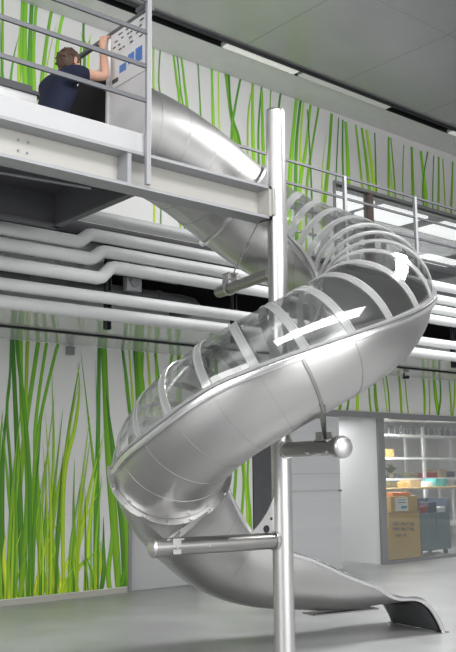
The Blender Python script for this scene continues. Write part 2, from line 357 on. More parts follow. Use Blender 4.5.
# lower left mural, traced blade by blade (zoom pixels -> photo pixels)
def cz(p): return (p[0] / 1.905, 310 + p[1] / 1.905)
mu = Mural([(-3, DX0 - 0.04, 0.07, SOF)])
LL = [  # base, .., tip ; width px ; colour
    ([(28, 562), (30, 420), (45, 250), (72, 60)], 8, 'm'), ([(40, 560), (38, 400), (30, 220), (22, 40)], 8, 'd'),
    ([(52, 560), (60, 380), (42, 210), (38, 40)], 8, 'm'), ([(62, 556), (55, 400), (48, 230), (52, 40)], 7, 'l'),
    ([(75, 556), (73, 380), (66, 230), (88, 60)], 6, 'm'), ([(90, 553), (66, 380), (72, 230), (110, 60)], 6, 'm'),
    ([(10, 566), (2, 420), (6, 250), (20, 135)], 8, 'd'), ([(20, 565), (28, 470), (14, 330), (2, 200)], 7, 'm'),
    ([(35, 560), (45, 470), (50, 340), (44, 200)], 8, 'm'), ([(8, 566), (18, 450), (30, 330), (36, 250)], 6, 'l'),
    ([(98, 552), (112, 400), (130, 230), (152, 95)], 8, 'm'), ([(105, 552), (95, 440), (118, 300), (150, 130)], 7, 'l'),
    ([(172, 545), (186, 400), (170, 230), (152, 75)], 5, 'm'), ([(180, 545), (182, 380), (186, 220), (188, 70)], 7, 'd'),
    ([(226, 540), (214, 380), (203, 220), (196, 60)], 12, 'm'), ([(238, 540), (232, 400), (212, 250), (200, 150)], 11, 'd'),
    ([(120, 549), (150, 440), (172, 330), (200, 225)], 7, 'l'), ([(160, 546), (168, 430), (180, 330), (196, 250)], 6, 'l'),
    ([(108, 551), (128, 480), (160, 400), (200, 320)], 4, 'y'), ([(128, 540), (150, 490), (172, 470), (196, 435)], 5, 'l'),
    ([(80, 555), (82, 460), (86, 380), (87, 285)], 5, 'd'), ([(135, 548), (140, 450), (139, 370), (141, 282)], 5, 'm'),
    ([(118, 550), (104, 470), (96, 420), (84, 390)], 5, 'y'), ([(60, 556), (78, 480), (100, 420), (128, 385)], 4, 'y'),
    ([(190, 545), (196, 500), (196, 450), (196, 392)], 7, 'd'), ([(170, 546), (186, 500), (190, 470), (192, 440)], 8, 'y'),
    ([(210, 543), (205, 500), (212, 430), (206, 350)], 7, 'm'), ([(222, 542), (240, 480), (236, 400), (222, 330)], 8, 'd'),
    ([(244, 540), (240, 420), (226, 320), (214, 260)], 8, 'm'), ([(150, 548), (140, 500), (148, 420), (160, 340)], 6, 'l'),
    ([(15, 566), (12, 520), (6, 470), (10, 420)], 8, 'y'), ([(30, 562), (22, 520), (25, 470), (40, 420)], 6, 'y'),
    ([(48, 558), (52, 500), (58, 450), (52, 400)], 7, 'l'), ([(85, 554), (96, 520), (92, 480), (76, 440)], 5, 'y'),
    ([(100, 553), (108, 520), (106, 480), (92, 430)], 6, 'm'), ([(182, 546), (176, 510), (182, 480), (186, 455)], 7, 'y'),
    ([(110, 552), (98, 400), (100, 240), (97, 100)], 3, 'm'), ([(65, 556), (92, 400), (102, 260), (98, 130)], 3, 'l'),
    ([(20, 560), (20, 330), (12, 200), (18, 120), (20, 50)], 4, 'd'), ([(55, 560), (55, 330), (44, 180), (33, 90), (30, 45)], 6, 'd'),
    ([(120, 560), (120, 330), (142, 220), (150, 150), (146, 100)], 6, 'l'), ([(0, 566), (-8, 400), (-4, 300), (4, 190)], 8, 'm'),
    ([(250, 230), (243, 170), (238, 120), (231, 68)], 5, 'd'), ([(256, 240), (252, 180), (248, 120), (244, 68)], 3, 'l'),
    ([(272, 230), (270, 170), (266, 120), (262, 66)], 10, 'm'), ([(262, 240), (262, 180), (258, 120), (254, 66)], 6, 'd'),
    ([(290, 220), (286, 170), (283, 120), (278, 66)], 4, 'l'), ([(300, 220), (298, 170), (297, 120), (296, 66)], 4, 'm'),
    ([(325, 220), (318, 170), (322, 120), (330, 60)], 5, 'm'), ([(340, 220), (342, 170), (338, 120), (341, 60)], 6, 'm'),
]
for pts, w, kd in LL: mu.px([cz(p) for p in pts], w * .8, kd, 2.3 if cz(pts[0])[0] > 130.5 else 0.08, SOF - 0.005, taper=pts[-1][1] > 70)
for i in range(34):   # thin blades between the tall ones
    x = random.uniform(4.75, 6.72); h = random.choice((.5, .8, 1.2, 1.7, 2.2, 2.8)) * random.uniform(.8, 1.15); l = random.uniform(-.16, .2)
    mu.blade([(x, .08), (x + l * .2, h * .5), (min(6.78, x + l), h)], random.uniform(.022, .045), random.choice('ddmml'), 0.08, SOF - 0.005)
for i in range(40):   # left of the frame
    x = random.uniform(-2.8, 4.7); h = random.uniform(1, 3.4)
    mu.blade([(x, 0.1), (x + random.uniform(-.15, .15), h * .5), (x + random.uniform(-.4, .4), h)], random.uniform(.04, .1), random.choice('dmmly'), 0.08, SOF - 0.005)
mu.done('grass_mural', 'printed mural of tall green grass blades on lower white wall left of the grey door')
mu = Mural([(DX0 - 0.04, DX1 + 0.10, 2.3, SOF), (DX1 + 0.10, 9.03, 0.07, SOF)])
for (x, w, kd, l) in ((7.0, .05, 'm', .02), (7.35, .06, 'd', -.05), (7.6, .04, 'l', .04)):
    mu.blade([(x, 2.3), (x + l, 2.8), (x + 2 * l, SOF)], w, kd, 2.3, SOF - .005, False)
for pts, w, kd in (([(246, 560), (247, 510), (244, 470), (243, 440)], 4, 'l'), ([(250, 560), (250, 520), (247, 480), (249, 440)], 4, 'm'),
                   ([(243, 560), (241, 520), (243, 480), (238, 440)], 4, 'm'), ([(236, 560), (232, 520), (235, 480), (236, 440)], 5, 'm'),
                   ([(222, 560), (225, 500), (218, 430), (215, 350)], 6, 'm'), ([(210, 560), (205, 480), (212, 400), (205, 350)], 5, 'd'), ([(199, 560), (204, 500), (200, 440), (206, 400)], 5, 'y')):
    mu.px(pts, w, kd, 0.08, SOF - .005, False)
mu.done('grass_mural', 'narrow printed grass mural between the grey door and the dark pilaster')
mu = Mural([(9.03, 17.9, 2.53, SOF)])
for pts, w, kd in (([(338, 414), (340, 405), (341, 395)], 4, 'm'), ([(346, 414), (348, 400), (350, 380)], 3, 'd'), ([(357, 415), (357, 400), (357, 385)], 5, 'l'), ([(371, 415), (369, 400), (368, 376)], 3, 'm'),
                   ([(377, 415), (375, 398), (374, 376)], 5, 'm'), ([(387, 415), (385, 398), (382, 374)], 2, 'l'), ([(389, 415), (388, 395), (385, 373)], 2.5, 'm'), ([(401, 415), (400, 395), (398, 372)], 4, 'l'),
                   ([(408, 416), (406, 398), (404, 374)], 2, 'm'), ([(424, 416), (424, 396), (422, 373)], 4, 'm'), ([(429, 416), (429, 396), (428, 374)], 2, 'l'), ([(438, 416), (435, 396), (433, 374)], 6, 'm'),
                   ([(437, 417), (440, 398), (439, 376)], 3, 'd'), ([(451, 417), (450, 398), (448, 374)], 3, 'm'), ([(452, 417), (454, 398), (454, 374)], 3, 'l')):
    mu.px(pts, w, kd, 2.54, SOF - .005, False)
for i in range(12):
    x = random.uniform(14.3, 17.8); l = random.uniform(-.08, .08); mu.blade([(x, 2.54), (x + l, 2.9), (x + 2 * l, SOF)], random.uniform(.03, .09), random.choice('dml'), 2.54, SOF - .005, False)
mu.done('grass_mural', 'strip of printed grass mural above the glass store room front')
struct('baseboard_upper', B(-9, UWX - .03, WY - .02, WY - .0005, DECK, 4.95), M['white'])
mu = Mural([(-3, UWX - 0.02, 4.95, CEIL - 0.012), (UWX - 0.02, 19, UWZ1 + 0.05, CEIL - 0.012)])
UL = [
    ([(18, 110), (20, 60), (22, -5)], 3.5, 'm'), ([(26, 110), (24, 60), (25, -8)], 6, 'm'), ([(31, 110), (29, 60), (32, -8)], 5, 'd'), ([(34, 110), (33, 50), (37, -10)], 4, 'm'), ([(21, 110), (18, 70), (19, 20)], 4, 'l'),
    ([(39, 110), (45, 50), (52, 5)], 4, 'm'), ([(48, 110), (46, 70), (57, 20)], 2.5, 'l'), ([(53, 110), (57, 45), (64, 9)], 4, 'm'), ([(84, 60), (83, 40), (83, 16)], 3, 'd'), ([(80, 60), (82, 42), (80, 32)], 2, 'm'), ([(88, 60), (89, 42), (91, 34)], 2, 'l'),
    ([(8, 110), (12, 65), (18, 37)], 3, 'd'), ([(0, 110), (2, 50), (2, -5)], 3, 'm'), ([(4, 110), (1, 60), (0, 20)], 3, 'd'),
    ([(154, 110), (153, 80), (153, 42)], 2.5, 'l'), ([(179, 110), (176, 80), (172, 48)], 3, 'm'), ([(187, 120), (184, 85), (180, 52)], 3, 'm'), ([(183, 120), (180, 90), (176, 50)], 2, 'd'),
    ([(213, 140), (212, 100), (211, 62)], 3.5, 'm'), ([(219, 140), (218, 100), (218, 66)], 2, 'l'), ([(236, 150), (230, 110), (225, 70)], 5, 'm'), ([(240, 150), (231, 115), (228, 72)], 3, 'd'), ([(231, 140), (234, 110), (240, 78)], 3, 'd'),
    ([(253, 160), (252, 120), (252, 82)], 4, 'm'), ([(258, 165), (258, 125), (261, 86)], 2.5, 'd'), ([(263, 170), (262, 130), (261, 90)], 4, 'm'), ([(247, 150), (248, 110), (253, 84)], 2, 'l'), ([(275, 170), (276, 130), (280, 92)], 3, 'd'),
    ([(289, 185), (292, 140), (296, 98)], 5, 'm'), ([(295, 185), (296, 140), (300, 100)], 4, 'd'), ([(300, 190), (300, 140), (303, 102)], 3, 'l'), ([(299, 190), (305, 150), (310, 105)], 4, 'm'), ([(306, 190), (311, 150), (318, 108)], 3, 'm'), ([(311, 195), (309, 150), (307, 110)], 2, 'd'),
    ([(323, 215), (328, 160), (331, 114)], 4.5, 'm'), ([(321, 215), (322, 165), (326, 130)], 2, 'l'), ([(344, 215), (342, 160), (342, 120)], 2.5, 'd'), ([(349, 215), (347, 160), (345, 122)], 5, 'm'),
    ([(364, 215), (359, 160), (355, 125)], 3, 'm'), ([(371, 215), (366, 165), (361, 128)], 4, 'm'), ([(377, 215), (371, 168), (366, 130)], 4.5, 'l'), ([(376, 215), (375, 168), (374, 133)], 2, 'd'),
    ([(388, 215), (388, 170), (388, 137)], 3.5, 'm'), ([(396, 215), (393, 172), (390, 138)], 2, 'm'), ([(395, 215), (391, 180), (389, 150)], 2, 'l'),
    ([(413, 215), (412, 180), (411, 147)], 4, 'm'), ([(427, 220), (424, 185), (420, 151)], 5, 'm'), ([(424, 220), (422, 185), (427, 152)], 2, 'd'), ([(437, 220), (438, 190), (438, 157)], 3, 'm'), ([(446, 225), (444, 195), (442, 159)], 2, 'l'), ([(450, 225), (451, 195), (452, 162)], 3, 'm'),
    ([(160, 110), (158, 80), (160, 44)], 1.5, 'd'), ([(200, 125), (199, 95), (197, 60)], 1.5, 'd'), ([(270, 170), (269, 130), (270, 90)], 1.5, 'm'), ([(334, 210), (336, 160), (338, 118)], 1.5, 'd'), ([(403, 215), (402, 180), (403, 145)], 1.5, 'm'), ([(432, 220), (432, 190), (433, 156)], 1.5, 'd'),
]
for pts, w, kd in UL:
    W = on_y(pts[0][0], pts[0][1], WY)
    mu.px(pts, w * 1.15, kd, 4.96 if W.x < UWX - .05 else UWZ1 + 0.06, CEIL - .015, pts[-1][1] > 12 and abs(pts[-1][1] - (0.37 * pts[-1][0] - 12)) > 9)
for i in range(20):
    x = random.uniform(-2.8, 4.5); l = random.uniform(-.2, .2); mu.blade([(x, 4.96), (x + l, 5.5), (x + 2 * l, random.uniform(6, 7.7))], random.uniform(.03, .07), random.choice('dmml'), 4.96, CEIL - .015)
for i in range(14):
    x = random.uniform(15, 18.8); l = random.uniform(-.1, .1); mu.blade([(x, UWZ1 + .06), (x + l, 7), (x + 2 * l, CEIL)], random.uniform(.03, .08), random.choice('dmml'), UWZ1 + .06, CEIL - .015, False)
mu.done('grass_mural', 'printed mural of tall grass blades on the upper wall under the metal ceiling')

# ------------------------------------------------------------------ TROUGH LIGHTS
for (x0, x1, m, lab) in ((7.92, 9.40, 'lamp', 'bright white linear light in the ceiling trough above the pole'),
                         (9.48, 11.6, 'lampdim', 'dim linear light in the ceiling trough right of the bright one'),
                         (13.35, 15.2, 'lamp', 'white linear light in the ceiling trough at the right edge of the picture')):
    t = thing('linear_ceiling_light', lab, 'ceiling light', (x0, 9.43, CEIL - 0.04))
    obj('housing', B(x0, x1, 9.345, 9.51, CEIL - 0.025, CEIL + 0.04), M['white'], t, False)
    obj('diffuser', B(x0 + .02, x1 - .02, 9.36, 9.495, CEIL - 0.04, CEIL - 0.025), M[m], t, False)

# ------------------------------------------------------------------ PIPES
PY_ = 7.28
def pipe(name, z, kink, label, r=0.064, y=PY_):
    if kink:
        kx, zl = kink
        ctrl = [(-8, zl), (kx - .07, zl), (kx - .03, zl + (z - zl) * .1), (kx + .02, (z + zl) / 2), (kx + .07, z - (z - zl) * .1), (kx + .11, z), (20, z)]
    else: ctrl = [(-8, z), (20, z)]
    return tag(obj(name, T([(x, y, zz) for x, zz in ctrl], r, 18), M['pipe']), label, 'pipe', 'insulated pipes under the walkway')
pipe('insulated_pipe', 4.00, None, 'white insulated pipe at the top of the pipe stack, just under the steel beam')
pipe('insulated_pipe', 3.815, (4.32, 3.72), 'second white insulated pipe from the top, stepping up left of the slide')
pipe('insulated_pipe', 3.67, (4.46, 3.575), 'third white insulated pipe from the top, with a step')
pipe('insulated_pipe', 3.53, (4.57, 3.40), 'fourth white insulated pipe with a big step, above the black duct')
pipe('insulated_pipe', 3.215, None, 'white pipe directly below the black duct, second from bottom', 0.058)
pipe('insulated_pipe', 3.055, None, 'lowest white pipe of the stack, just above the shiny soffit', 0.062)
t = thing('black_duct', 'black ventilation pipe with joints running behind the white pipes', 'duct', (4, 7.6, 3.33))
obj('duct_pipe', T([(-8, 7.6, 3.36), (5.75, 7.6, 3.36), (5.9, 7.62, 3.35), (6.0, 7.7, 3.34), (6.04, 7.85, 3.33), (6.05, 9.88, 3.33)], 0.075, 18), M['duct'], t)
for x in (3.9, 4.3, 4.75, 5.4): obj('duct_collar', T([(x, 7.6, 3.36), (x + .06, 7.6, 3.36)], 0.085, 18), M['charcoal'], t)
t = thing('valve_box', 'small grey square box with round dial beside the black duct', 'box', (5.05, 7.5, 3.4))
obj('housing', B(4.93, 5.11, 7.42, 7.5, 3.36, 3.54, bevel=.008), M['rail_l'], t)
obj('mount', B(5.0, 5.04, 7.48, 7.498, 3.54, 3.86), M['rail_l'], t, False)
obj('dial', T([(5.02, 7.42, 3.45), (5.02, 7.40, 3.45)], 0.055, 18), M['frame'], t)
for x, lab in ((4.68, 'dark slotted pipe hanger post left of the slide'), (10.25, 'dark slotted pipe hanger post at the right end of the pipes'), (6.3, 'dark pipe hanger post behind the upper slide tube')):
    t = thing('pipe_hanger', lab, 'bracket', (x, 7.38, 3.9))
    bm = B(x - .03, x - .02, 7.36, 7.41, 2.93, 3.86); box(bm, x + .02, x + .03, 7.36, 7.41, 2.93, 3.86); box(bm, x - .03, x + .03, 7.40, 7.41, 2.93, 3.86)
    obj('channel', bm, M['dark'], t, False)
    for z in (3.12, 3.285, 3.6): obj('clamp', B(x - .035, x + .035, 7.33, 7.36, z - .01, z + .01), M['charcoal'], t, False)
o = obj('wall_box', B(5.83, 5.93, WY - .07, WY - .012, 3.06, 3.17, bevel=.006), M['frame']); tag(o, 'small grey box on the mural wall right under the soffit', 'box')
t = thing('spotlight', 'small black spotlight under the soffit above the passage', 'lamp', (12.0, 9.9, 3.2))
P = on_y(404, 378, 9.9)
obj('stem', T([(P.x, P.y, 3.2), (P.x, P.y, P.z + .03)], .012, 8), M['dark'], t)
obj('lamp_head', T([(P.x - .06, P.y - .03, P.z), (P.x + .1, P.y - .01, P.z + .02)], [.02, .03], 12), M['dark'], t)
# white cable ladder under the walkway, beyond the platform
t = thing('cable_ladder', 'white cable tray under the walkway seen between platform and slide', 'tray', (4.9, 8, 3.8))
bm = B(3.6, 6.2, 7.62, 7.66, 3.72, 3.84); box(bm, 3.6, 6.2, 8.25, 8.29, 3.72, 3.84)
obj('side_rail', bm, M['white'], t, False)
for i in range(9): obj('rung', B(3.7 + i * .29, 3.76 + i * .29, 7.66, 8.25, 3.73, 3.77), M['white'], t, False)

# ------------------------------------------------------------------ PLATFORM
BY = 5.45
plat = thing('steel_platform', 'grey steel platform with cream I-beam front where the man kneels', 'platform', (0, BY, DECK))
bm = bmesh.new()
box(bm, -3, 5.06, BY - .03, BY + .25, 3.93, 3.955); box(bm, -3, 5.06, BY - .03, BY + .15, 3.665, 3.69)
ob = obj('front_beam_flange', bm, M['rail_l'], plat, False)
obj('front_beam_web', B(-3, 5.06, BY + .12, BY + .135, 3.69, 3.93), M['web'], plat, False)
for x in (3.60, ): obj('stiffener', B(x, x + .035, BY - .02, BY + .12, 3.69, 3.93), M['rail_l'], plat, False)
obj('end_plate', B(5.035, 5.06, BY - .03, BY + .15, 3.665, 3.955), M['web'], plat, False)
for (px_, py_) in ((18, 140), (28, 142.5), (18, 150.5), (27, 153)):
    p = on_y(px_, py_, BY + .12); obj('bolt', T([(p.x, BY + .12, p.z), (p.x, BY + .105, p.z)], .009, 8), M['rail_l'], plat)
obj('kick_plate', B(-3, 3.79, BY - .015, BY - .005, 3.955, 4.11), M['beam'], plat, False)
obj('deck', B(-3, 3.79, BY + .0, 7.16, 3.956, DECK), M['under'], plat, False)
bm = B(3.72, 3.79, BY + .15, 6.80, 3.667, 3.69); box(bm, 3.75, 3.765, BY + .15, 6.8, 3.69, 3.956); box(bm, 3.72, 3.79, BY + .15, 6.8, 3.94, 3.956)
obj('cross_beam', bm, M['charcoal'], plat, False)
bm = B(-3, 3.79, 6.75, 6.85, 3.667, 3.69); box(bm, -3, 3.79, 6.79, 6.81, 3.69, 3.956)
obj('rear_beam', bm, M['charcoal'], plat, False)
for x in (0.5, 2.1): obj('joist', B(x, x + .06, BY + .1, 6.75, 3.69, 3.956), M['under'], plat, False)
obj('brace', T([(-1.5, 6.3, 3.66), (3.4, 5.62, 3.655)], .012, 8), M['rail'], plat)
# its railing
rl = thing('platform_railing', 'grey four-bar railing along the platform edge in front of the kneeling man', 'railing', (3.79, BY - .03, 3.7))
RZ = (4.37, 4.65, 4.93, 5.20)
for x in (3.765, 1.4, -1.0): obj('post', B(x - .02, x + .02, BY - .065, BY - .032, 3.70, 5.235, bevel=.003), M['rail_l'], rl, False)
for z in RZ: obj('rail', B(-3, 3.765, BY - .058, BY - .038, z - .018, z + .018, bevel=.003), M['rail'], rl, False)
obj('return_rail', B(3.755, 3.78, BY - .038, BY + .12, 5.17, 5.2), M['rail'], rl, False)
# walkway railing
WYR = 7.39
rl = thing('walkway_railing', 'long grey four-bar railing along the upper walkway behind the slide', 'railing', (6, WYR, 3.9))
x = 8.16 - 1.4 * 3
for i in range(11):
    xx = 8.16 + 1.4 * (i - 1)
    if i == 0: xx = 6.2
    obj('post', B(xx - .022, xx + .022, WYR - .02, WYR + .02, 3.87, 5.22, bevel=.003), M['rail_l'], rl, False)
for z in (4.36, 4.64, 4.93, 5.21): obj('rail', B(5.2, 20, WYR - .012, WYR + .012, z - .014, z + .014), M['charcoal'], rl, False)

# white cabinet behind the railing
P0 = on_y(0, 85, 6.86); P1 = on_y(37, 94, 6.86)
t = thing('low_cabinet', 'white low cabinet with dark grille top left of the kneeling man', 'cabinet', (2.5, 6.86, DECK))
obj('body', B(0.5, P1.x, 6.86, 7.14, DECK + .002, P0.z - .0, bevel=.004), M['white'], t)
bm = B(0.5, P1.x + .05, 6.84, 7.16, P0.z, P0.z + .03); box(bm, 0.5, P1.x + .05, 7.05, 7.16, P0.z + .03, P0.z + .17)
obj('grille_top', bm, M['charcoal'], t, False)
bm = bmesh.new()
for i in range(60):
    xx = 0.55 + i * .05
    if xx < P1.x: box(bm, xx, xx + .028, 6.95, 7.05, P0.z + .03, P0.z + .045)
obj('grille_slot', bm, M['dark'], t, False)

# ------------------------------------------------------------------ SLIDE PATH
CX, CY, RH, RR = 5.108, 5.476, 0.865, 0.453
PHE = -280
ND = [90, 45, 0, -45, -90, -135, -180, -215, -250, -280]
LEN0 = CX - 3.70
SN = [-LEN0, -LEN0 * .5] + [RH * math.radians(90 - a) for a in ND]
SE = SN[-1]
SN += [SE + .9, SE + 1.75, SE + 2.4]
ZS = [4.49, 4.46, 4.221, 3.778, 3.417, 3.027, 2.631, 2.263, 1.88, 1.554, 1.224, .924, .735, .70, .69]
def grad():
    g = []
    for i in range(len(SN)):
        if i == 0: g.append((ZS[1] - ZS[0]) / (SN[1] - SN[0]))
        elif i == len(SN) - 1: g.append((ZS[-1] - ZS[-2]) / (SN[-1] - SN[-2]))
        else:
            h0 = SN[i] - SN[i - 1]; h1 = SN[i + 1] - SN[i]; d0 = (ZS[i] - ZS[i - 1]) / h0; d1 = (ZS[i + 1] - ZS[i]) / h1
            g.append((d0 * h1 + d1 * h0) / (h0 + h1))
    return g
GZ = grad()
def zs(s):
    s = min(max(s, SN[0]), SN[-1]); i = 0
    while i < len(SN) - 2 and s > SN[i + 1]: i += 1
    h = SN[i + 1] - SN[i]; t = (s - SN[i]) / h
    return (2*t**3 - 3*t**2 + 1) * ZS[i] + (t**3 - 2*t**2 + t) * h * GZ[i] + (-2*t**3 + 3*t**2) * ZS[i+1] + (t**3 - t**2) * h * GZ[i+1]
def xy(s):
    if s < 0: return Vector((CX + s, CY + RH, 0)), Vector((1, 0, 0))
    if s > SE:
        a = math.radians(PHE); d = Vector((math.sin(a), -math.cos(a), 0)); return Vector((CX + RH * math.cos(a), CY + RH * math.sin(a), 0)) + d * (s - SE), d
    a = PI / 2 - s / RH
    return Vector((CX + RH * math.cos(a), CY + RH * math.sin(a), 0)), Vector((math.sin(a), -math.cos(a), 0))
def fr(s):
    p, d = xy(s); p = Vector((p.x, p.y, zs(s))); e = 0.02
    dz = (zs(s + e) - zs(s - e)) / (2 * e)
    t = Vector((d.x, d.y, dz)).normalized(); out = Vector((-d.y, d.x, 0)); up = t.cross(out).normalized()
    return p, t, out, up
def sp(s, th, r):
    p, t, out, up = fr(s); a = math.radians(th); return p + (out * math.cos(a) + up * math.sin(a)) * r
def s_of(phi): return RH * math.radians(90 - phi)
def shell(bm, s0, s1, th0, th1, r, ns, nt, closed=False):
    rows = []
    for i in range(ns + 1):
        s = s0 + (s1 - s0) * i / ns
        a0 = th0(s) if callable(th0) else th0; a1 = th1(s) if callable(th1) else th1
        m = nt if closed else nt + 1
        rows.append([bm.verts.new(sp(s, a0 + (a1 - a0) * k / nt, r)) for k in range(m)])
    for a, b in zip(rows, rows[1:]):
        n = len(a)
        for k in range(n if closed else n - 1): bm.faces.new((a[k], a[(k + 1) % n], b[(k + 1) % n], b[k]))
    return rows
def band(bm, s, th0, th1, r0_, r1_, w, nt, closed=False):
    """solid hoop around the tube between radii r0_ and r1_, width w along s"""
    n = nt if closed else nt + 1; R = []
    for k in range(n):
        th = th0 + (th1 - th0) * k / nt
        p, t, out, up = fr(s); a = math.radians(th); d = out * math.cos(a) + up * math.sin(a)
        R.append([bm.verts.new(p + d * r0_ - t * w / 2), bm.verts.new(p + d * r1_ - t * w / 2), bm.verts.new(p + d * r1_ + t * w / 2), bm.verts.new(p + d * r0_ + t * w / 2)])
    for k in range(n if closed else n - 1):
        a, b = R[k], R[(k + 1) % n]
        for j in range(4): bm.faces.new((a[j], a[(j + 1) % 4], b[(j + 1) % 4], b[j]))
    if not closed: bm.faces.new(R[0]); bm.faces.new(R[-1][::-1])
def hoop(bm, s, th0, th1, prof, nt):
    """hoop around the tube with a free (radius, along) profile"""
    R = []
    for k in range(nt + 1):
        th = th0 + (th1 - th0) * k / nt; p, t, out, up = fr(s); a = math.radians(th); d = out * math.cos(a) + up * math.sin(a)
        R.append([bm.verts.new(p + d * r_ + t * w_) for r_, w_ in prof])
    n = len(prof)
    for a, b in zip(R, R[1:]):
        for j in range(n): bm.faces.new((a[j], a[(j + 1) % n], b[(j + 1) % n], b[j]))
    bm.faces.new(R[0]); bm.faces.new(R[-1][::-1])
RIBP = [(RR + .005, -.034), (RR + .014, -.034), (RR + .014, -.022), (RR + .008, -.020), (RR + .008, .020), (RR + .014, .022), (RR + .014, .034), (RR + .005, .034)]
def sweep(bm, s0, s1, prof, ns):
    """profile of (theta offset-free) local points: (radial, lateral-up) around angle base"""
    rows = []
    for i in range(ns + 1):
        s = s0 + (s1 - s0) * i / ns; rows.append([bm.verts.new(q) for q in prof(s)])
    n = len(rows[0])
    for a, b in zip(rows, rows[1:]):
        for k in range(n): bm.faces.new((a[k], a[(k + 1) % n], b[(k + 1) % n], b[k]))
    bm.faces.new(rows[0]); bm.faces.new(rows[-1][::-1])

def soff(s):
    tab = [(s_of(-145), 0), (s_of(-183), -11), (s_of(-203), -10), (s_of(-213), -2)]
    if s <= tab[0][0]: return 0
    for (a, va), (b, vb) in zip(tab, tab[1:]):
        if s <= b: t = (s - a) / (b - a); t = t * t * (3 - 2 * t); return va + (vb - va) * t
    return tab[-1][1]
slide = thing('spiral_tube_slide', 'tall spiral steel tube slide with clear top, winding around a steel pole', 'slide', (5.15, 5.45, 0))
S_IN = 3.87 - CX; S_A = s_of(72); S_RING = s_of(-213); S_END = SE + 1.83
# full steel tube at the top
bm = bmesh.new(); shell(bm, S_IN, S_A, 0, 360, RR, 60, 56, True)
entry = obj('entry_tube', bm, M['steel'], slide, angle=60)
sm = entry.modifiers.new('thick', 'SOLIDIFY'); sm.thickness = 0.006; sm.offset = -1
s = S_IN + .1
while s < S_A - .05:
    bm = bmesh.new(); band(bm, s, 0, 360, RR - .002, RR + .0025, .010, 64, True); obj('weld_seam', bm, M['seam'], entry); s += .29
bm = bmesh.new(); band(bm, S_IN + .01, 0, 360, RR - .01, RR + .05, .02, 64, True); obj('entry_flange', bm, M['rim'], slide)
bm = bmesh.new(); band(bm, S_A, 0, 360, RR - .004, RR + .035, .025, 64, True); obj('joint_flange', bm, M['rim'], slide)
# steel half pipe under the clear cover
bm = bmesh.new(); shell(bm, S_A, S_RING, 180, lambda q: 360 + soff(q), RR, 190, 34)
lower = obj('half_pipe', bm, M['steel'], slide, angle=60)
sm = lower.modifiers.new('thick', 'SOLIDIFY'); sm.thickness = 0.006; sm.offset = -1
n_r = 19
for k in range(1, n_r):
    s = S_A + (S_RING - S_A) * k / n_r
    if k % 2 == 0 or s > s_of(-150):
        bm = bmesh.new(); band(bm, s, 184, 356 + soff(s), RR - .002, RR + .0025, .009, 40); obj('weld_seam', bm, M['seam'], lower)
# clear cover
bm = bmesh.new(); shell(bm, S_A, S_RING, soff, 180, RR + .004, 190, 34)
cover = obj('clear_cover', bm, M['clear'], slide, angle=60)
for k in range(0, n_r + 1):
    s = S_A + (S_RING - S_A) * (k / n_r)
    s = min(max(s, S_A + .05), S_RING - .05)
    bm = bmesh.new(); hoop(bm, s, 2 + soff(s), 178, RIBP, 40); obj('clear_rib', bm, M['rib'], cover)
# rims along both seams
def rim_prof(base, r_in, r_out, h0, h1):
    def f(s):
        p, t, out, up = fr(s); sg = 1 if base == 0 else -1; a = math.radians(soff(s) if base == 0 else 0)
        o = (out * math.cos(a) + up * math.sin(a)) * sg; up = (up * math.cos(a) - out * math.sin(a))
        return [p + o * r_in + up * h0, p + o * r_out + up * h0, p + o * (r_out + .006) + up * (h0 + h1) / 2, p + o * r_out + up * h1, p + o * r_in + up * h1]
    return f
for base, nm in ((0, 'outer_rim'), (180, 'inner_rim')):
    bm = bmesh.new(); sweep(bm, S_A + .01, S_RING + .01, rim_prof(base, RR - .012, RR + .034, -.044, .002), 180); obj(nm, bm, M['rim'], slide, angle=30)
    bm = bmesh.new(); sweep(bm, S_A + .01, S_RING - .01, rim_prof(base, RR - .004, RR + .030, .012, .034), 180); obj('cover_flange', bm, M['rib'], slide, angle=30)
    bm = bmesh.new(); sweep(bm, S_A + .01, S_RING - .01, rim_prof(base, RR - .002, RR + .027, .0025, .0115), 180); obj('gasket', bm, M['frame'], slide, angle=30)
# flange ring near the lowest arm
bm = bmesh.new(); band(bm, S_RING, 176, 364, RR - .002, RR + .05, .02, 60); ring = obj('flange_ring', bm, M['steel'], slide)
for th in range(186, 366, 22):
    p, t, out, up = fr(S_RING); a = math.radians(th); d = out * math.cos(a) + up * math.sin(a)
    bm = T([p + d * (RR + .03) - t * .025, p + d * (RR + .03) + t * .025], .014, 8); obj('bolt', bm, M['bolt'], ring)
# open trough at the bottom: (fraction) cut angles measured above the horizontal on the near and far side
def lerp_t(tab, s):
    for (a, va), (b, vb) in zip(tab, tab[1:]):
        if s <= b:
            t = max(0, (s - a) / (b - a)); t = t * t * (3 - 2 * t) if False else t
            return va + (vb - va) * t
    return tab[-1][1]
NEAR = [(S_RING, 0), (s_of(-245), 8), (SE, 12), (SE + .3, 8), (SE + .6, 3), (SE + 1.2, -20), (S_END, -47)]
FAR = [(S_RING, 0), (s_of(-245), -4), (SE, -14), (SE + .6, -30), (SE + 1.2, -44), (S_END, -50)]
near = lambda s: 180 - lerp_t(NEAR, s)
far = lambda s: 360 + lerp_t(FAR, s)
rows = []; bm = bmesh.new(); NT = 34
LW = 0.365
def trough_pt(s, k):
    a0, a1 = near(s), far(s); q = sp(s, a0 + (a1 - a0) * k / NT, RR)
    w = max(0, min(1, (s - (SE + 1.35)) / (S_END - SE - 1.35))); w = w * w * (3 - 2 * w)
    if w > 0:
        p, t, out, up = fr(s); f = k / NT * 2 - 1
        flat = Vector((p.x, p.y, .33 + .02 * f * f)) + out * (f * LW)
        flat = flat + Vector((0, 0, -.045 * (1 - abs(f) ** 3)))
        q = q.lerp(flat, w)
    return q
n1 = 110
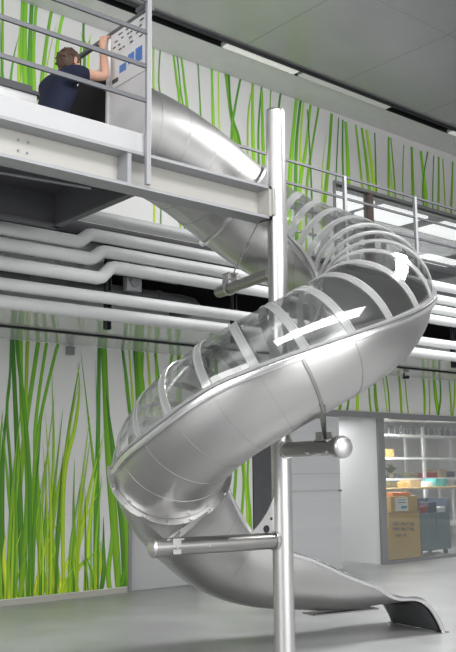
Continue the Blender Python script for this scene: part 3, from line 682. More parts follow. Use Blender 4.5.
for i in range(n1 + 1):
    s = S_RING + (S_END - S_RING) * i / n1; rows.append([bm.verts.new(trough_pt(s, k)) for k in range(NT + 1)])
# waterfall lip down to the floor
pE, tE, oE, uE = fr(S_END); ax = Vector((tE.x, tE.y, 0)).normalized()
LIP = [(.03, .332), (.07, .33), (.125, .318), (.175, .293), (.225, .255), (.27, .205), (.31, .15), (.345, .09), (.37, .04), (.385, .004)]
for j, (dx, z) in enumerate(LIP):
    w = min(1, (j + 1) / 4); row = []
    for k in range(NT + 1):
        f = k / NT * 2 - 1
        dz = (.02 * f * f - .045 * (1 - abs(f) ** 3)) * (1 - w)
        q = Vector((pE.x, pE.y, z + dz + .0 )) + ax * dx + oE * (f * LW); row.append(bm.verts.new(q))
    rows.append(row)
for a, b in zip(rows, rows[1:]):
    for k in range(NT): bm.faces.new((a[k], a[k + 1], b[k + 1], b[k]))
trough_rim = [[r[0].co.copy() for r in rows], [r[-1].co.copy() for r in rows]]
trough = obj('exit_trough', bm, M['steel'], slide, angle=60)
sm = trough.modifiers.new('thick', 'SOLIDIFY'); sm.thickness = 0.007; sm.offset = 0
s = S_RING + .3
while s < SE + .5:
    bm = bmesh.new(); band(bm, s, near(s) + 3, far(s) - 3, RR - .001, RR + .0045, .012, 40); obj('weld_seam', bm, M['seam'], trough); s += .36
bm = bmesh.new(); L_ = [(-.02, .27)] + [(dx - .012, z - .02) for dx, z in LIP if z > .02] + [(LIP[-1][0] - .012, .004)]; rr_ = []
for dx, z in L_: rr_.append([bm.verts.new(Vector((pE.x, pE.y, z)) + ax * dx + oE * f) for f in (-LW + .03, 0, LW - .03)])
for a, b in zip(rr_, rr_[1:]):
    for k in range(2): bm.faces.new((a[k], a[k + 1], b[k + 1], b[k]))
obj('lip_shade_sheet', bm, M['charcoal'], trough, angle=60)  # dark sheet added to hold the shade beneath the lip as colour
for pts, nm in ((trough_rim[0], 'near_edge'), (trough_rim[1], 'far_edge')):
    obj(nm, T(pts, .023, 10), M['rim'], trough)
p, t, out, up = fr(SE + 1.2)
bm = bmesh.new(); c = Vector((p.x, p.y, .232)); a2 = Vector((t.x, t.y, 0)).normalized()
prism(bm, [c - a2 * .3 - out * .1, c + a2 * .45 - out * .1, c + a2 * .45 + out * .1, c - a2 * .3 + out * .1], (0, 0, .012))
obj('support_plate', bm, M['steel_dark'], slide, False)
for sg in (-1, 1):
    c = Vector((pE.x, pE.y, 0)) + ax * .385 + oE * sg * (LW - .02); bm = bmesh.new()
    prism(bm, [c - oE * .04 - ax * .05, c + oE * .04 - ax * .05, c + oE * .04 + ax * .06, c - oE * .04 + ax * .06], (0, 0, .01)); obj('floor_tab', bm, M['bolt'], slide, False)

# pole
PX_, PYY = 5.15, 5.45
bm = T([(PX_, PYY, 0.0), (PX_, PYY, 4.655)], .084, 40)
pole = obj('pole', bm, M['pole'], slide)
obj('pole_cap', T([(PX_, PYY, 4.655), (PX_, PYY, 4.668)], [.085, .08], 40), M['steel_dark'], pole)
obj('pole_foot', T([(PX_, PYY, 0.0), (PX_, PYY, .015)], .16, 40), M['steel_dark'], pole)
def arm(zpx, zpy, ex, ey, r, capr, clen, end=None):
    """horizontal arm from the pole towards the point seen at (ex,ey)"""
    z = on_y(zpx, zpy, PYY).z; e = on_z(ex, ey, z) if end is None else Vector((PX_ + end[1] * math.cos(math.radians(end[0])), PYY + end[1] * math.sin(math.radians(end[0])), z)); a = Vector((PX_, PYY, z)); d = (e - a); d.z = 0; L = d.length; d.normalize()
    ob = obj('support_arm', T([a + d * .06, a + d * L], r, 28), M['steel_dark'], slide)
    obj('end_ring', T([a + d * (L - clen), a + d * L], capr, 28), M['steel_dark'], ob)
    obj('end_cap', T([a + d * (L + .001 + capr * .42 * math.sin(q * PI / 16)) for q in range(8)], [capr * .97 * math.cos(q * PI / 16) for q in range(8)], 28), M['pole'], ob)
    obj('collar', T([a + d * .075, a + d * .10], r + .012, 28), M['steel'], ob)
    return ob, a, d, L, z
uarm, ua, ud, uL, uz = arm(277, 271, 219, 292, .05, .056, .22)
larm, la, ld, lL, lz = arm(285, 540, 153, 548, .065, .073, .03)
rarm, ra, rd, rL, rz = arm(283, 450, 335, 450, .06, .084, .07, (-102, .88))
# tie rod with turnbuckle from the beam to the upper arm
A_ = Vector((5.0, BY + .06, 3.668)); q = on_z(233, 274, uz + .09)
rod = obj('tie_rod', T([A_, q], .007, 8), M['bolt'], slide)
md = A_.lerp(q, .5); dd = (q - A_).normalized(); obj('turnbuckle', T([md - dd * .07, md - dd * .05, md + dd * .05, md + dd * .07], [.008, .017, .017, .008], 8), M['bolt'], rod)
# saddle of the upper arm
bc = ua + ud * (uL - .20); sd = Vector((-ud.y, ud.x, 0)); Z = Vector((0, 0, 1))
bm = bmesh.new()
for o_ in (-.05, .04): prism(bm, [bc + sd * o_ - ud * .06 + Z * .03, bc + sd * o_ + ud * .06 + Z * .03, bc + sd * o_ + ud * .035 + Z * .13, bc + sd * o_ - ud * .06 + Z * .13], sd * .01)
prism(bm, [bc - sd * .05 - ud * .08 + Z * .125, bc - sd * .05 + ud * .06 + Z * .125, bc + sd * .05 + ud * .06 + Z * .125, bc + sd * .05 - ud * .08 + Z * .125], (0, 0, .012))
obj('saddle', bm, M['bolt'], uarm, False)
obj('clamp_ring', T([bc + ud * -.02, bc + ud * .02], .066, 24), M['steel'], uarm)
# hanger strap between upper tube and saddle
tb = sp(s_of(118) if False else -.45, 270, RR)
# lowest arm: saddle to the flange ring, gusset at the pole
bc = la + ld * (lL - .17); sd = Vector((ld.y, -ld.x, 0))
rb = sp(S_RING, 262, RR + .05)
bm = bmesh.new()
prism(bm, [bc - ld * .075 - sd * .04 + Z * .05, bc + ld * .075 - sd * .04 + Z * .05, bc + ld * .075 + sd * .04 + Z * .05, bc - ld * .075 + sd * .04 + Z * .05], (0, 0, .012))
prism(bm, [bc - ld * .035 - sd * .045 + Z * -.05, bc + ld * .035 - sd * .045 + Z * -.05, bc + ld * .035 - sd * .045 + Z * .06, bc - ld * .035 - sd * .045 + Z * .06], -sd * .018)
obj('saddle', bm, M['bolt'], larm, False)
bm = T([bc + Z * .05 - sd * .03, rb - sd * .03], .013, 8); obj('bracket_rod', bm, M['bolt'], larm)
sd = Vector((ld.y, -ld.x, 0)); bm = bmesh.new(); p, t, out, up = fr(S_RING)
prism(bm, [sp(S_RING, th, RR + .03) + t * .004 for th in (222, 236, 250, 264, 278, 292, 306)] + [bc + ld * .07 + Z * .06, bc - ld * .07 + Z * .06], t * .012); obj('bracket_plate', bm, M['steel'], ring, False)
for q_ in (.17, .45): obj('bolt', T([la + ld * (lL - q_) - sd * .05, la + ld * (lL - q_) - sd * .07], .012, 8), M['bolt'], larm)
def gusset(a, d, h, L, par):
    pts = [a + d * .08 + Z * .05, a + d * L + Z * .05]
    for k in range(1, 9):
        u = k / 9; pts.append(a + d * (.085 + (L - .085) * (1 - u) ** 1.25) + Z * (.05 + h * u ** 1.35))
    pts.append(a + d * .08 + Z * (.05 + h))
    sd = Vector((-d.y, d.x, 0)); bm = bmesh.new(); prism(bm, [p - sd * .005 for p in pts], sd * .01)
    g = obj('gusset', bm, M['steel'], par, False)
    for sx, sz, r in ((.165, .075, .030), (.115, .155, .012), (.255, .035, .012)):
        if h > .2: obj('gusset_hole', T([a + d * sx + Z * (sz + .02) - sd * .008, a + d * sx + Z * (sz + .02) + sd * .008], r, 16), M['dark'], g)
gusset(la, ld, .31, .36, larm); gusset(ra, rd, .13, .20, rarm)
# right arm: strap round the tube down to the saddle
bc = ra + rd * (rL - .24); sd = Vector((-rd.y, rd.x, 0))
bm = bmesh.new()
prism(bm, [bc - rd * .08 - sd * .045 + Z * .05, bc + rd * .08 - sd * .045 + Z * .05, bc + rd * .08 + sd * .045 + Z * .05, bc - rd * .08 + sd * .045 + Z * .05], (0, 0, .014))
prism(bm, [bc - rd * .05 - sd * .05 + Z * .06, bc + rd * .05 - sd * .05 + Z * .06, bc + rd * .03 - sd * .05 + Z * .12, bc - rd * .05 - sd * .05 + Z * .12], sd * .012)
prism(bm, [bc - rd * .05 + sd * .05 + Z * .06, bc + rd * .05 + sd * .05 + Z * .06, bc + rd * .03 + sd * .05 + Z * .12, bc - rd * .05 + sd * .05 + Z * .12], -sd * .012)
obj('saddle', bm, M['bolt'], rarm, False)
for q_ in (.14, .40): obj('bolt', T([ra + rd * (rL - q_) - sd * .05 - Z * .03, ra + rd * (rL - q_) - sd * .075 - Z * .035], .013, 8), M['bolt'], rarm)
# angular position of that arm
phi_r = -125
bm = bmesh.new(); band(bm, s_of(phi_r), 205, 356, RR - .001, RR + .012, .022, 40); strap = obj('strap', bm, M['steel_dark'], slide)
st0 = sp(s_of(phi_r), 304, RR + .004)
bm = bmesh.new(); p, t, out, up = fr(s_of(phi_r))
e0 = bc + Z * .06
tt = Vector((t.x, t.y, 0)).normalized() * .013
prism(bm, [st0 - tt * 2, st0 + tt * 2, e0 + tt, e0 - tt], out * .012); obj('strap_tail', bm, M['steel_dark'], strap, False)
# beam-to-pole clamp
obj('pole_clip', B(5.055, 5.07, BY - .06, BY + .08, 3.70, 3.93), M['web'], slide, False)

# entry hood : sign panel, lower steel panel, top bar
XH = 3.845
hood = obj('entry_panel', B(XH, XH + .02, 5.50, 6.08, DECK, 4.76), M['panelw'], slide, False)
sign = obj('sign_board', B(XH - .012, XH, 5.50, 6.05, 4.70, 5.19), M['white'], slide, False)
sign['label'] = 'white sign board with blue printed panels'
def patch(px0, py0, px1, py1, m, nm, par, X=XH - .0135):
    a = on_x(px0, py0, X); b = on_x(px1, py1, X); y0, y1 = sorted((a.y, b.y)); z0, z1 = sorted((a.z, b.z))
    return obj(nm, B(X - .0008, X + .001, y0, y1, z0, z1), M[m], par, False)
for r_ in ((135.5, 49, 142, 59), (128, 55, 134, 61), (119.5, 66, 126, 69.5)): patch(*r_, 'blue', 'printed_panel', sign)
for i in range(22):
    yy = random.uniform(5.56, 5.98); zz = 5.14 - (i % 4) * .045
    obj('printed_text', B(XH - .0145, XH - .0125, yy, yy + random.uniform(.02, .05), zz, zz + .012), M['ink'], sign, False)
obj('printed_text', B(XH - .0145, XH - .0125, 5.93, 6.02, 4.74, 4.775), M['ink'], sign, False)
obj('top_bar', B(XH - .02, XH + .02, 5.47, 6.80, 5.185, 5.215, bevel=.004), M['rail'], slide, False)
obj('side_post', B(XH - .02, XH + .02, 6.76, 6.80, DECK, 5.185), M['rail_l'], slide, False)
obj('side_post', B(XH - .015, XH + .015, 6.085, 6.115, DECK, 5.185), M['panelw'], slide, False)
# flat black panel added for the darkness inside the tube mouth
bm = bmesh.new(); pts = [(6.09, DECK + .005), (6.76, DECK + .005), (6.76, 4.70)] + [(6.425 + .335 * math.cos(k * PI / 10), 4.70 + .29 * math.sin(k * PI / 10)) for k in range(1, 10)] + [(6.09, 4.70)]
prism(bm, [(XH + .004, y, z) for y, z in pts], (.012, 0, 0)); obj('mouth_shade_panel', bm, M['black'], slide, False)

# ------------------------------------------------------------------ PERSON
def skin_body(name, verts, edges, radii, root, material, parent, levels=2):
    me = bpy.data.meshes.new(name); me.from_pydata([Vector(v) for v in verts], edges, [])
    o = bpy.data.objects.new(name, me); col.objects.link(o)
    o.modifiers.new('skin', 'SKIN')
    if not me.skin_vertices: pass
    for i, r in enumerate(radii):
        rr = r if isinstance(r, tuple) else (r, r)
        me.skin_vertices[0].data[i].radius = rr
        me.skin_vertices[0].data[i].use_root = (i == root)
    sb = o.modifiers.new('sub', 'SUBSURF'); sb.levels = levels; sb.render_levels = levels
    dg = bpy.context.evaluated_depsgraph_get(); ev = o.evaluated_get(dg); m2 = bpy.data.meshes.new_from_object(ev)
    bpy.data.objects.remove(o)
    o2 = bpy.data.objects.new(name, m2); col.objects.link(o2)
    m2.materials.clear(); m2.materials.append(material)
    for p in m2.polygons: p.use_smooth = True
    if parent is not None:
        off = parent.location.copy()
        for v in m2.vertices: v.co -= off
        o2.parent = parent
    return o2
ML = Vector((3.40, 6.22, DECK))
man = thing('person', 'man in navy t-shirt kneeling at the slide mouth, one arm raised to the bar', 'person', ML)
HC = Vector((3.50, 6.17, 4.885))      # head centre
pel = Vector((3.36, 6.22, 4.22)); wai = Vector((3.375, 6.22, 4.40)); che = Vector((3.41, 6.21, 4.58)); nb = Vector((3.44, 6.20, 4.72))
neck = Vector((3.465, 6.185, 4.775)); hd = Vector((3.49, 6.175, 4.85))
shR = Vector((3.475, 5.99, 4.725)); shL = Vector((3.44, 6.41, 4.71))
elR = on_y(105, 77, 5.98); wrR = on_y(103, 47, 6.04)
haR = Vector((3.835, 6.075, 5.20))
elL = Vector((3.66, 6.50, 4.55)); wrL = Vector((3.80, 6.40, 4.44)); haL = Vector((3.86, 6.33, 4.41))
# bare skin body: neck, head, arms
V = [nb, neck, hd, shR, shR.lerp(elR, .5), elR, elR.lerp(wrR, .35), wrR, shL, shL.lerp(elL, .5), elL, wrL, che, wai, pel]
E_ = [(0, 1), (1, 2), (0, 3), (3, 4), (4, 5), (5, 6), (6, 7), (0, 8), (8, 9), (9, 10), (10, 11), (0, 12), (12, 13), (13, 14)]
Rr = [.075, .055, .055, .055, .046, .042, .042, .029, .055, .046, .040, .028, .11, .10, .11]
# hands as part of the same skeleton: palm + five fingers each
def hand(base, dirv, side, palmn, curl, V, E_, Rr, parent_idx, sc=1.0):
    d = dirv.normalized(); s_ = side.normalized(); n_ = palmn.normalized()
    i0 = len(V); V.append(base + d * .035 * sc); E_.append((parent_idx, i0)); Rr.append((.030, .018))
    i1 = len(V); V.append(base + d * .075 * sc); E_.append((i0, i1)); Rr.append((.034, .016))
    for k, (o_, L) in enumerate(((-.03, .07), (-.011, .08), (.009, .075), (.028, .06))):
        a = base + d * .09 * sc + s_ * o_; j0 = len(V); V.append(a); E_.append((i1, j0)); Rr.append(.0095)
        ang = 0; p_ = a; pi_ = j0
        for q_ in range(3):
            ang += curl; v_ = d * math.cos(ang) + n_ * math.sin(ang); p_ = p_ + v_ * L / 2.6
            j = len(V); V.append(p_); E_.append((pi_, j)); Rr.append(.0085 if q_ < 2 else .007); pi_ = j
    a = base + d * .03 * sc + s_ * -.03; j0 = len(V); V.append(a); E_.append((i0, j0)); Rr.append(.012)
    p_ = a
    for q_, v_ in enumerate((d * .6 - s_ * .6 + n_ * .5, d * .7 - s_ * .1 + n_ * .8)):
        p_ = p_ + v_.normalized() * .03; j = len(V); V.append(p_); E_.append((j0, j)); Rr.append(.010 if q_ == 0 else .008); j0 = j
dR = (haR - wrR)
hand(wrR, Vector((.15, .2, 1)), Vector((.5, -.8, 0)), Vector((.9, .35, .1)), .55, V, E_, Rr, 7)
hand(wrL, wrL - elL, Vector((0, 1, .2)), Vector((.3, 0, -1)), .35, V, E_, Rr, 11)
body = skin_body('body', V, E_, Rr, 14, M['skin'], man)
# head: shaped from a sphere, in a frame turned to the gaze
gaze = Vector((.90, .28, -.36)).normalized(); gl = Vector((-gaze.y, gaze.x, 0)).normalized(); gu = gaze.cross(gl).normalized()
bm = bmesh.new(); bmesh.ops.create_uvsphere(bm, u_segments=40, v_segments=28, radius=1)
def hshape(x, y, z):   # x forward, y left, z up (unit sphere) -> metres
    X = x * .105; Y = y * .083; Zz = z * .120
    if z < 0:
        k = -z; Y *= 1 - .30 * k * k; X = X * (1 - .12 * k) + .018 * k
        if x < 0: X += .035 * k * k
    if x > .3:
        # brow, eye sockets, nose, mouth
        X += .010 * math.exp(-((z - .22) / .10) ** 2) * (1 - abs(y)) 
        X -= .010 * math.exp(-((z - .05) / .10) ** 2) * math.exp(-((abs(y) - .38) / .18) ** 2)
        X += .026 * math.exp(-((z + .22) / .16) ** 2) * math.exp(-(y / .14) ** 2)
        X += .008 * math.exp(-((z + .52) / .09) ** 2) * math.exp(-(y / .28) ** 2)
        X += .008 * math.exp(-((z + .85) / .14) ** 2) * math.exp(-(y / .3) ** 2)
    return X, Y, Zz
def hp(x, y, z, k=1.0):
    a, b, c = hshape(x, y, z); return HC + gaze * a * k + gl * b * k + gu * c * k
for v in bm.verts: v.co = hp(*v.co)
head = obj('head', bm, M['skin'], man, angle=80)
# ears, eyes
for sg in (-1, 1):
    bm = bmesh.new(); c = HC + gl * sg * .085 - gaze * .008 + gu * -.005
    bmesh.ops.create_uvsphere(bm, u_segments=14, v_segments=10, radius=1)
    for v in bm.verts:
        a = v.co.copy(); r_ = math.hypot(a.x, a.z); ins = .35 if (a.y * sg > 0 and r_ < .6) else 1
        v.co = c + gaze * (a.x * .019 + a.z * -.004) + gl * (a.y * .010 * ins + sg * .004 + (-.0) ) + gu * a.z * .033
    obj('ear', bm, M['skin'], head, angle=80)
    bm = ball(bmesh.new(), hp(.93, .36 * sg, .05), .012); e = obj('eye', bm, M['white'], head); 
    obj('iris', ball(bmesh.new(), hp(.93, .36 * sg, .05) + gaze * .008, .0065), M['ink'], e)
    bm = T([hp(.93, .18 * sg, .2, 1.02), hp(.9, .38 * sg, .26, 1.02), hp(.8, .55 * sg, .2, 1.02)], [.003, .005, .002], 8); obj('eyebrow', bm, M['hair'], head)
obj('mouth', T([hp(.9, -.28, -.52, 1.0), hp(.98, 0, -.52, 1.015), hp(.9, .28, -.52, 1.0)], [.002, .005, .002], 8), mat('lip', (.5, .22, .2), .5, var=.05), head)
# hair cap with tousled tufts
bm = bmesh.new(); bmesh.ops.create_uvsphere(bm, u_segments=48, v_segments=36, radius=1)
dele = []
for v in bm.verts:
    x, y, z = v.co
    line = .42 + .0 * z if x > .35 else (-.05 if (x > -.10) else -.55 - .25 * (-x))   # hairline: forehead / sideburn / nape
    if z < line: dele.append(v)
bmesh.ops.delete(bm, geom=dele, context='VERTS')
for v in bm.verts:
    x, y, z = v.co
    k = 1.075 + .03 * math.sin(13 * x + 5 * y) * math.sin(11 * z + 7 * y) + .02 * random.random() + (.05 * max(0, z))
    v.co = hp(x, y, z, k)
hair = obj('hair', bm, M['hair'], man, angle=80)
sm = hair.modifiers.new('thick', 'SOLIDIFY'); sm.thickness = .018; sm.offset = -1
bm = bmesh.new()
for i in range(90):
    th = random.uniform(0, 2 * PI); z = random.uniform(-.5, .98); rr = math.sqrt(max(0, 1 - z * z)); x, y = rr * math.cos(th), rr * math.sin(th)
    if (x > .35 and z < .45) or (x > -.1 and z < 0): continue
    a = hp(x, y, z, 1.06); flow = (gu * -.5 - gaze * .4 + gl * random.uniform(-.4, .4)) if z < .5 else (gaze * random.uniform(-.6, .6) + gl * random.uniform(-.6, .6))
    nrm = (a - HC).normalized(); b = a + nrm * random.uniform(.003, .007) + flow * .028; tube(bm, [a, a.lerp(b, .5) + nrm * .002, b], [.006, .005, .0012], 5); obj('hair_tuft', bm, M['hair'], hair); bm = bmesh.new()
# t-shirt
sl = shR.lerp(elR, .52); sl2 = shL.lerp(elL, .5)
V = [pel + Z * -.03, wai, che, nb + Vector((-.02, 0, -.035)), shR + Vector((-.01, .0, 0)), sl, shL, sl2, nb + Vector((.03, -.005, .03))]
E_ = [(0, 1), (1, 2), (2, 3), (3, 4), (4, 5), (3, 6), (6, 7), (3, 8)]
Rr = [(.20, .145), (.185, .135), (.20, .135), (.12, .09), (.085, .085), (.068, .068), (.085, .085), (.068, .068), (.062, .062)]
shirt = skin_body('t_shirt', V, E_, Rr, 0, M['navy'], man, 3)
# trousers and shoes (kneeling, sitting on the heels)
for sg in (-1, 1):
    hip = pel + Vector((.0, .10 * sg, -.05)); kn = Vector((3.73, 6.22 + .14 * sg, DECK + .065)); an = Vector((3.29, 6.22 + .12 * sg, DECK + .06)); toe = Vector((3.16, 6.22 + .12 * sg, DECK + .035))
    V = [hip, hip.lerp(kn, .5), kn, kn + Vector((-.06, 0, -.012)), kn.lerp(an, .55), an]; E_ = [(i, i + 1) for i in range(5)]
    skin_body('trouser_leg', V, E_, [.105, .09, .064, .062, .055, .048], 0, M['trouser'], man)
    skin_body('shoe', [an + Vector((.03, 0, -.005)), an + Vector((-.05, 0, -.01)), toe], [(0, 1), (1, 2)], [.046, .048, .034], 0, M['shoe'], man)

# ------------------------------------------------------------------ STORE ROOM CONTENTS
def pbox(px0, py0, px1, py1, Y, depth):
    """axis-aligned block whose front face at Y spans those photo pixels"""
    a = on_y(px0, py1, Y); b = on_y(px1, py0, Y); c = on_y((px0 + px1) / 2, py1, Y); d = on_y((px0 + px1) / 2, py0, Y)
    return a.x, b.x, Y, Y + depth, c.z, d.z
SX0 = 12.35
# big cardboard box and one on top
x0, x1, y0, y1, z0, z1 = pbox(389.5, 513, 419.5, 556, 10.42, .55); zt = z1
t = thing('cardboard_box', 'large brown cardboard box with black printing on the store room floor', 'box', (x0, y0, 0))
obj('carton', B(x0, x1, y0, y1, 0.0, zt, bevel=.006), M['card'], t)
obj('flap', box(B(x0 - .01, x1 + .01, y0 - .02, y0 + .25, zt, zt + .012), x0 - .01, x1 + .01, y0 + .27, y1 + .02, zt, zt + .012), M['card2'], t, False)
bm = bmesh.new()
for row, (yy, n, wd) in enumerate(((524, 8, 2.1), (529, 8, 2.3), (535.5, 4, 1.9))):
    for i in range(n):
        pxx = 393 + i * 2.7 + (3 if row == 2 else 0); a = on_y(pxx, yy + 1.6, y0 - .001); b = on_y(pxx + wd, yy - 1.6, y0 - .001)
        h = b.z - a.z; w = b.x - a.x
        box(bm, a.x, a.x + w * .3, y0 - .002, y0, a.z, b.z)
        if i % 2: box(bm, a.x, b.x, y0 - .002, y0, a.z + h * .7, b.z)
        if i % 3 == 0: box(bm, a.x + w * .7, b.x, y0 - .002, y0, a.z, b.z)
        if i % 3 == 1: box(bm, a.x, b.x, y0 - .002, y0, a.z, a.z + h * .3)
obj('printed_text', bm, M['ink'], t, False)
t = thing('cardboard_box', 'brown cardboard carton with white paper sheet, stacked on the printed box', 'box', (x0 + .05, y0, zt + .012))
x0b, x1b, _, _, _, ztb = pbox(391, 496, 417, 513, 10.44, .45)
obj('carton', B(x0b, x1b, 10.44, 10.9, zt + .013, ztb, bevel=.006), M['card'], t)
sh = obj('paper_sheet', B(*[pbox(395.5, 497.5, 408, 511, 10.435, .003)[i] for i in range(6)]), M['paper'], t, False)
bm = bmesh.new()
for yy, c0_ in ((500, 0), (502.5, 0)):
    q = pbox(398, yy - .35, 405.5, yy + .35, 10.433, .002); box(bm, *q)
obj('printed_text', bm, M['ink'], sh, False)
bm = bmesh.new(); box(bm, *pbox(401, 506, 407, 508.5, 10.433, .002)); obj('printed_text', bm, M['teal'], sh, False)
o = obj('orange_tray', B(*pbox(393, 492.5, 411, 496, 10.5, .3)), M['orange'], None, False); o.location.z += 0
tag(o, 'orange plastic tray on top of the carton with the paper sheet', 'tray')
a = [v.co.z for v in o.data.vertices]; dzz = ztb - min(a)
for v in o.data.vertices: v.co.z += dzz
# blue grey cabinet on castors
x0, x1, y0, y1, z0, z1 = pbox(421, 499, 449, 549, 10.62, .5)
t = thing('mobile_cabinet', 'blue-grey cabinet on castors beside the cardboard boxes', 'cabinet', (x0, y0, 0))
obj('body', B(x0, x1, y0, y1, .09, z1 - .25, bevel=.005), M['cab'], t)
for k in range(2):
    xa = x0 + (x1 - x0) * (.02 + .5 * k); d_ = obj('cabinet_door', B(xa, xa + (x1 - x0) * .46, y0 - .015, y0, .12, z1 - .30, bevel=.004), M['cab'], t)
    obj('handle', B(xa + .05, xa + .12, y0 - .03, y0 - .015, z1 - .42, z1 - .40), M['frame'], d_, False)
obj('open_tray', box(box(B(x0, x1, y1 - .02, y1, z1 - .25, z1), x0, x0 + .02, y0, y1, z1 - .25, z1), x1 - .02, x1, y0, y1, z1 - .25, z1), M['cab_d'], t, False)
for cx_ in (x0 + .08, x1 - .08):
    for cy_ in (y0 + .07, y1 - .07):
        obj('castor', T([(cx_ - .015, cy_, .045), (cx_ + .015, cy_, .045)], .045, 14), M['shoe'], t)
for i, (m_, lab) in enumerate((('red', 'dark red folder lying in the top tray of the blue-grey cabinet'), ('cab_d', 'navy box in the top tray of the blue-grey cabinet'), ('paper', 'white paper stack in the top tray of the blue-grey cabinet'))):
    xa = x0 + .06 + i * (x1 - x0 - .1) / 3; tag(obj('folder' if i == 0 else ('storage_box' if i == 1 else 'paper_stack'), B(xa, xa + .25, y0 + .05, y0 + .38, z1 - .249, z1 - .249 + (.12, .19, .09)[i], bevel=.003), M[m_]), lab, ('folder', 'box', 'paper')[i])
# work table
a = on_y(388, 488, 11.3); zt = a.z
t = thing('work_table', 'long pale wood table inside the glass store room', 'table', (12.2, 11.3, 0))
obj('tabletop', B(12.15, 15.9, 11.3, 11.95, zt - .04, zt, bevel=.004), M['wood'], t)
for x in (12.25, 14.0, 15.8):
    for y in (11.36, 11.88): obj('leg', B(x - .025, x + .025, y - .025, y + .025, 0, zt - .04), M['white'], t, False)
items = [(389, 482, 397, 488, 'olive', 'olive green box at the left end of the store room table'), (399, 483, 408, 488, 'card', 'small brown box on the store room table left of the white post'), (411, 480.5, 421, 488, 'card2', 'pale cardboard box on the store room table beside the white post'),
         (427, 483, 433, 488, 'paper', 'white box on the store room table right of the white post'), (436, 480, 447, 487.5, 'tealp', 'teal plastic crate on the store room table')]
for q in items:
    b_ = pbox(*q[:4], 11.42, .3); tag(obj('storage_box' if 'crate' not in q[5] else 'plastic_crate', B(b_[0], b_[1], b_[2], b_[3], zt, zt + max(.06, b_[5] - b_[4]), bevel=.004), M[q[4]]), q[5], 'box')
# white shelving
SYF = 12.6
z_a = on_y(420, 478.5, SYF).z; z_b = on_y(420, 458, SYF).z; z_c = on_y(420, 435.5, SYF).z
t = thing('shelving_unit', 'white metal shelving unit along the back of the glass store room', 'shelf', (12.3, SYF, 0))
xs = [on_y(p_, 460, SYF).x for p_ in (384, 424.5, 470)]
for x in xs:
    for y in (SYF, SYF + .5): obj('upright', B(x - .035, x + .035, y, y + .04, 0, 2.5), M['white'], t, False)
for z in (.35, z_a, z_b, z_c): obj('shelf_board', B(xs[0], xs[2], SYF - .01, SYF + .56, z - .035, z + .015), M['white'], t, False)
sh_items = [(386.5, 449, 394, 457, z_b, 'card', 'cardboard_box', 'brown cardboard carton on the middle shelf at its left end', 'box'),
    (386, 441.5, 398, 444, z_b + .24, 'white', None, '', ''),
    (403, 473, 418, 478, z_a, 'olive', 'storage_box', 'flat olive box on the lower white shelf left of the post', 'box'),
    (398, 475, 403, 478, z_a, 'cab_d', 'storage_box', 'small dark box beside the flat olive box', 'box'),
    (428, 473, 437, 478, z_a, 'red', 'storage_box', 'dark red box on the lower shelf right of the post', 'box'),
    (438, 470, 446, 478, z_a, 'card2', 'storage_box', 'pale brown box on the lower shelf right of the dark red box', 'box'),
    (447, 472, 455, 478, z_a, 'cab_d', 'storage_box', 'navy box at the right end of the lower shelf', 'box')]
for px0, py0, px1, py1, zb, m_, nm, lab, ct in sh_items:
    if nm is None: continue
    b_ = pbox(px0, py0, px1, py1, SYF + .05, .35)
    tag(obj(nm, B(b_[0], b_[1], b_[2], b_[3], zb + .015, zb + .015 + (b_[5] - b_[4]), bevel=.004), M[m_]), lab, ct)
# glassware rows and hanging tubes on the top shelf
for i in range(14):
    x = xs[0] + .15 + i * (xs[2] - xs[0] - .3) / 13
    o = obj('grey_bottle', T([(x, SYF + .15, z_c + .015), (x, SYF + .15, z_c + .13), (x, SYF + .15, z_c + .17), (x, SYF + .15, z_c + .21)], [.045, .045, .02, .02], 12), M['rail'] if i % 3 else M['frame'], loc=(x, SYF + .15, z_c))
    tag(o, 'small grey bottle in the row on the top white shelf of the store room', 'bottle', 'bottles on the top shelf')
# potted plant on the lower shelf
x = on_y(391, 478, SYF + .2).x
t = thing('potted_plant', 'dark green plant in a dark pot on the lower white shelf', 'plant', (x, SYF + .2, z_a))
obj('pot', T([(x, SYF + .2, z_a + .015), (x, SYF + .2, z_a + .12)], [.06, .085], 16), M['olive'], t)
bm = bmesh.new()
for i in range(60):
    th = random.uniform(0, 2 * PI); L = random.uniform(.12, .3); d = Vector((math.cos(th) * .6, math.sin(th) * .5, random.uniform(.4, 1.2))).normalized(); b0 = Vector((x, SYF + .2, z_a + .11)); e = b0 + d * L; sd = d.cross(Z).normalized() * .02
    q = [bm.verts.new(v) for v in (b0, b0.lerp(e, .55) + sd, e - Z * .02, b0.lerp(e, .55) - sd)]; bm.faces.new(q)
obj('foliage', bm, M['leaf'], t, False)
for x in (12.6, 15.0):
    tag(obj('ceiling_light', B(x, x + 1.2, 11.4, 11.55, 2.54, 2.58), M['lampup'], None, False), 'white strip light on the store room ceiling, %s' % ('nearer the passage' if x < 13 else 'at the far right'), 'ceiling light')

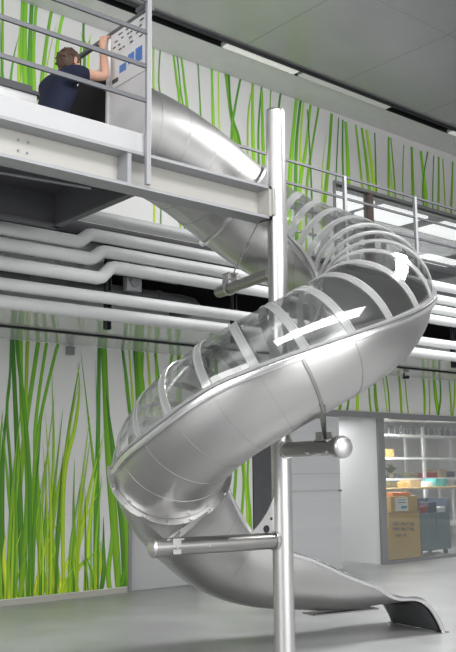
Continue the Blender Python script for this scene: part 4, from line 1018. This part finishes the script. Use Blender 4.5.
# ------------------------------------------------------------------ LIGHT
w = bpy.data.worlds.new('world'); bpy.context.scene.world = w; w.use_nodes = True; nt = w.node_tree
bg = nt.nodes['Background']
tc = nt.nodes.new('ShaderNodeTexCoord'); sx = nt.nodes.new('ShaderNodeSeparateXYZ'); cr = nt.nodes.new('ShaderNodeValToRGB')
nt.links.new(tc.outputs['Generated'], sx.inputs[0]); mr = nt.nodes.new('ShaderNodeMapRange'); mr.inputs['From Min'].default_value = -.3; mr.inputs['From Max'].default_value = .6
nt.links.new(sx.outputs['Z'], mr.inputs['Value']); nt.links.new(mr.outputs['Result'], cr.inputs['Fac'])
e = cr.color_ramp.elements; e[0].position = 0.30; e[0].color = (.30, .30, .31, 1); e[1].position = 0.75; e[1].color = (1, 1, 1, 1)
nt.links.new(cr.outputs['Color'], bg.inputs['Color']); bg.inputs['Strength'].default_value = 1.0
def area(name, loc, size, sy, power, target, color=(1, 1, 1)):
    l = bpy.data.lights.new(name, 'AREA'); l.shape = 'RECTANGLE'; l.size = size; l.size_y = sy; l.energy = power; l.color = color
    o = bpy.data.objects.new(name, l); col.objects.link(o); o.location = loc
    o.rotation_euler = (Vector(target) - Vector(loc)).to_track_quat('-Z', 'Y').to_euler(); return o
area('overhead_fill_front', (3.0, 0.0, 7.6), 8, 3, 800, (4, 3, 0))  # added area lamp below the closed ceiling, also for highlights on the steel
area('overhead_key_right', (9.5, 4.2, 7.6), 3, 2, 800, (7, 4.5, 0))  # added key lamp below the closed ceiling, for the chute's floor shadow
area('fill_left', (-6, 3, 4), 6, 5, 420, (5, 7, 2))  # added lamp out of view, fills the lower wall from the left
area('fill_front', (4, -8, 3.5), 12, 5, 820, (6, 8, 2.2))  # added fill lamp behind the camera for the lower wall, no window there
area('store_light', (13.8, 11.2, 2.5), 2.5, .8, 150, (13.8, 11.4, 0))
area('store_light_back', (13.8, 12.2, 2.5), 2.5, .5, 75, (13.8, 13, 0.5))
area('passage_light', (11.3, 11.6, 2.45), .6, 1.2, 22, (11.3, 11.6, 0))
area('office_light', (14, 12.5, 6.3), 5, 3, 200, (14, 12.5, 4))
sc = bpy.context.scene
sc.view_settings.view_transform = 'Standard'; sc.view_settings.look = 'None'; sc.view_settings.exposure = -0.05; sc.view_settings.gamma = 0.92
sc.cycles.use_denoising = True; sc.cycles.max_bounces = 10; sc.cycles.transparent_max_bounces = 24; sc.cycles.caustics_reflective = False; sc.cycles.sample_clamp_indirect = 6
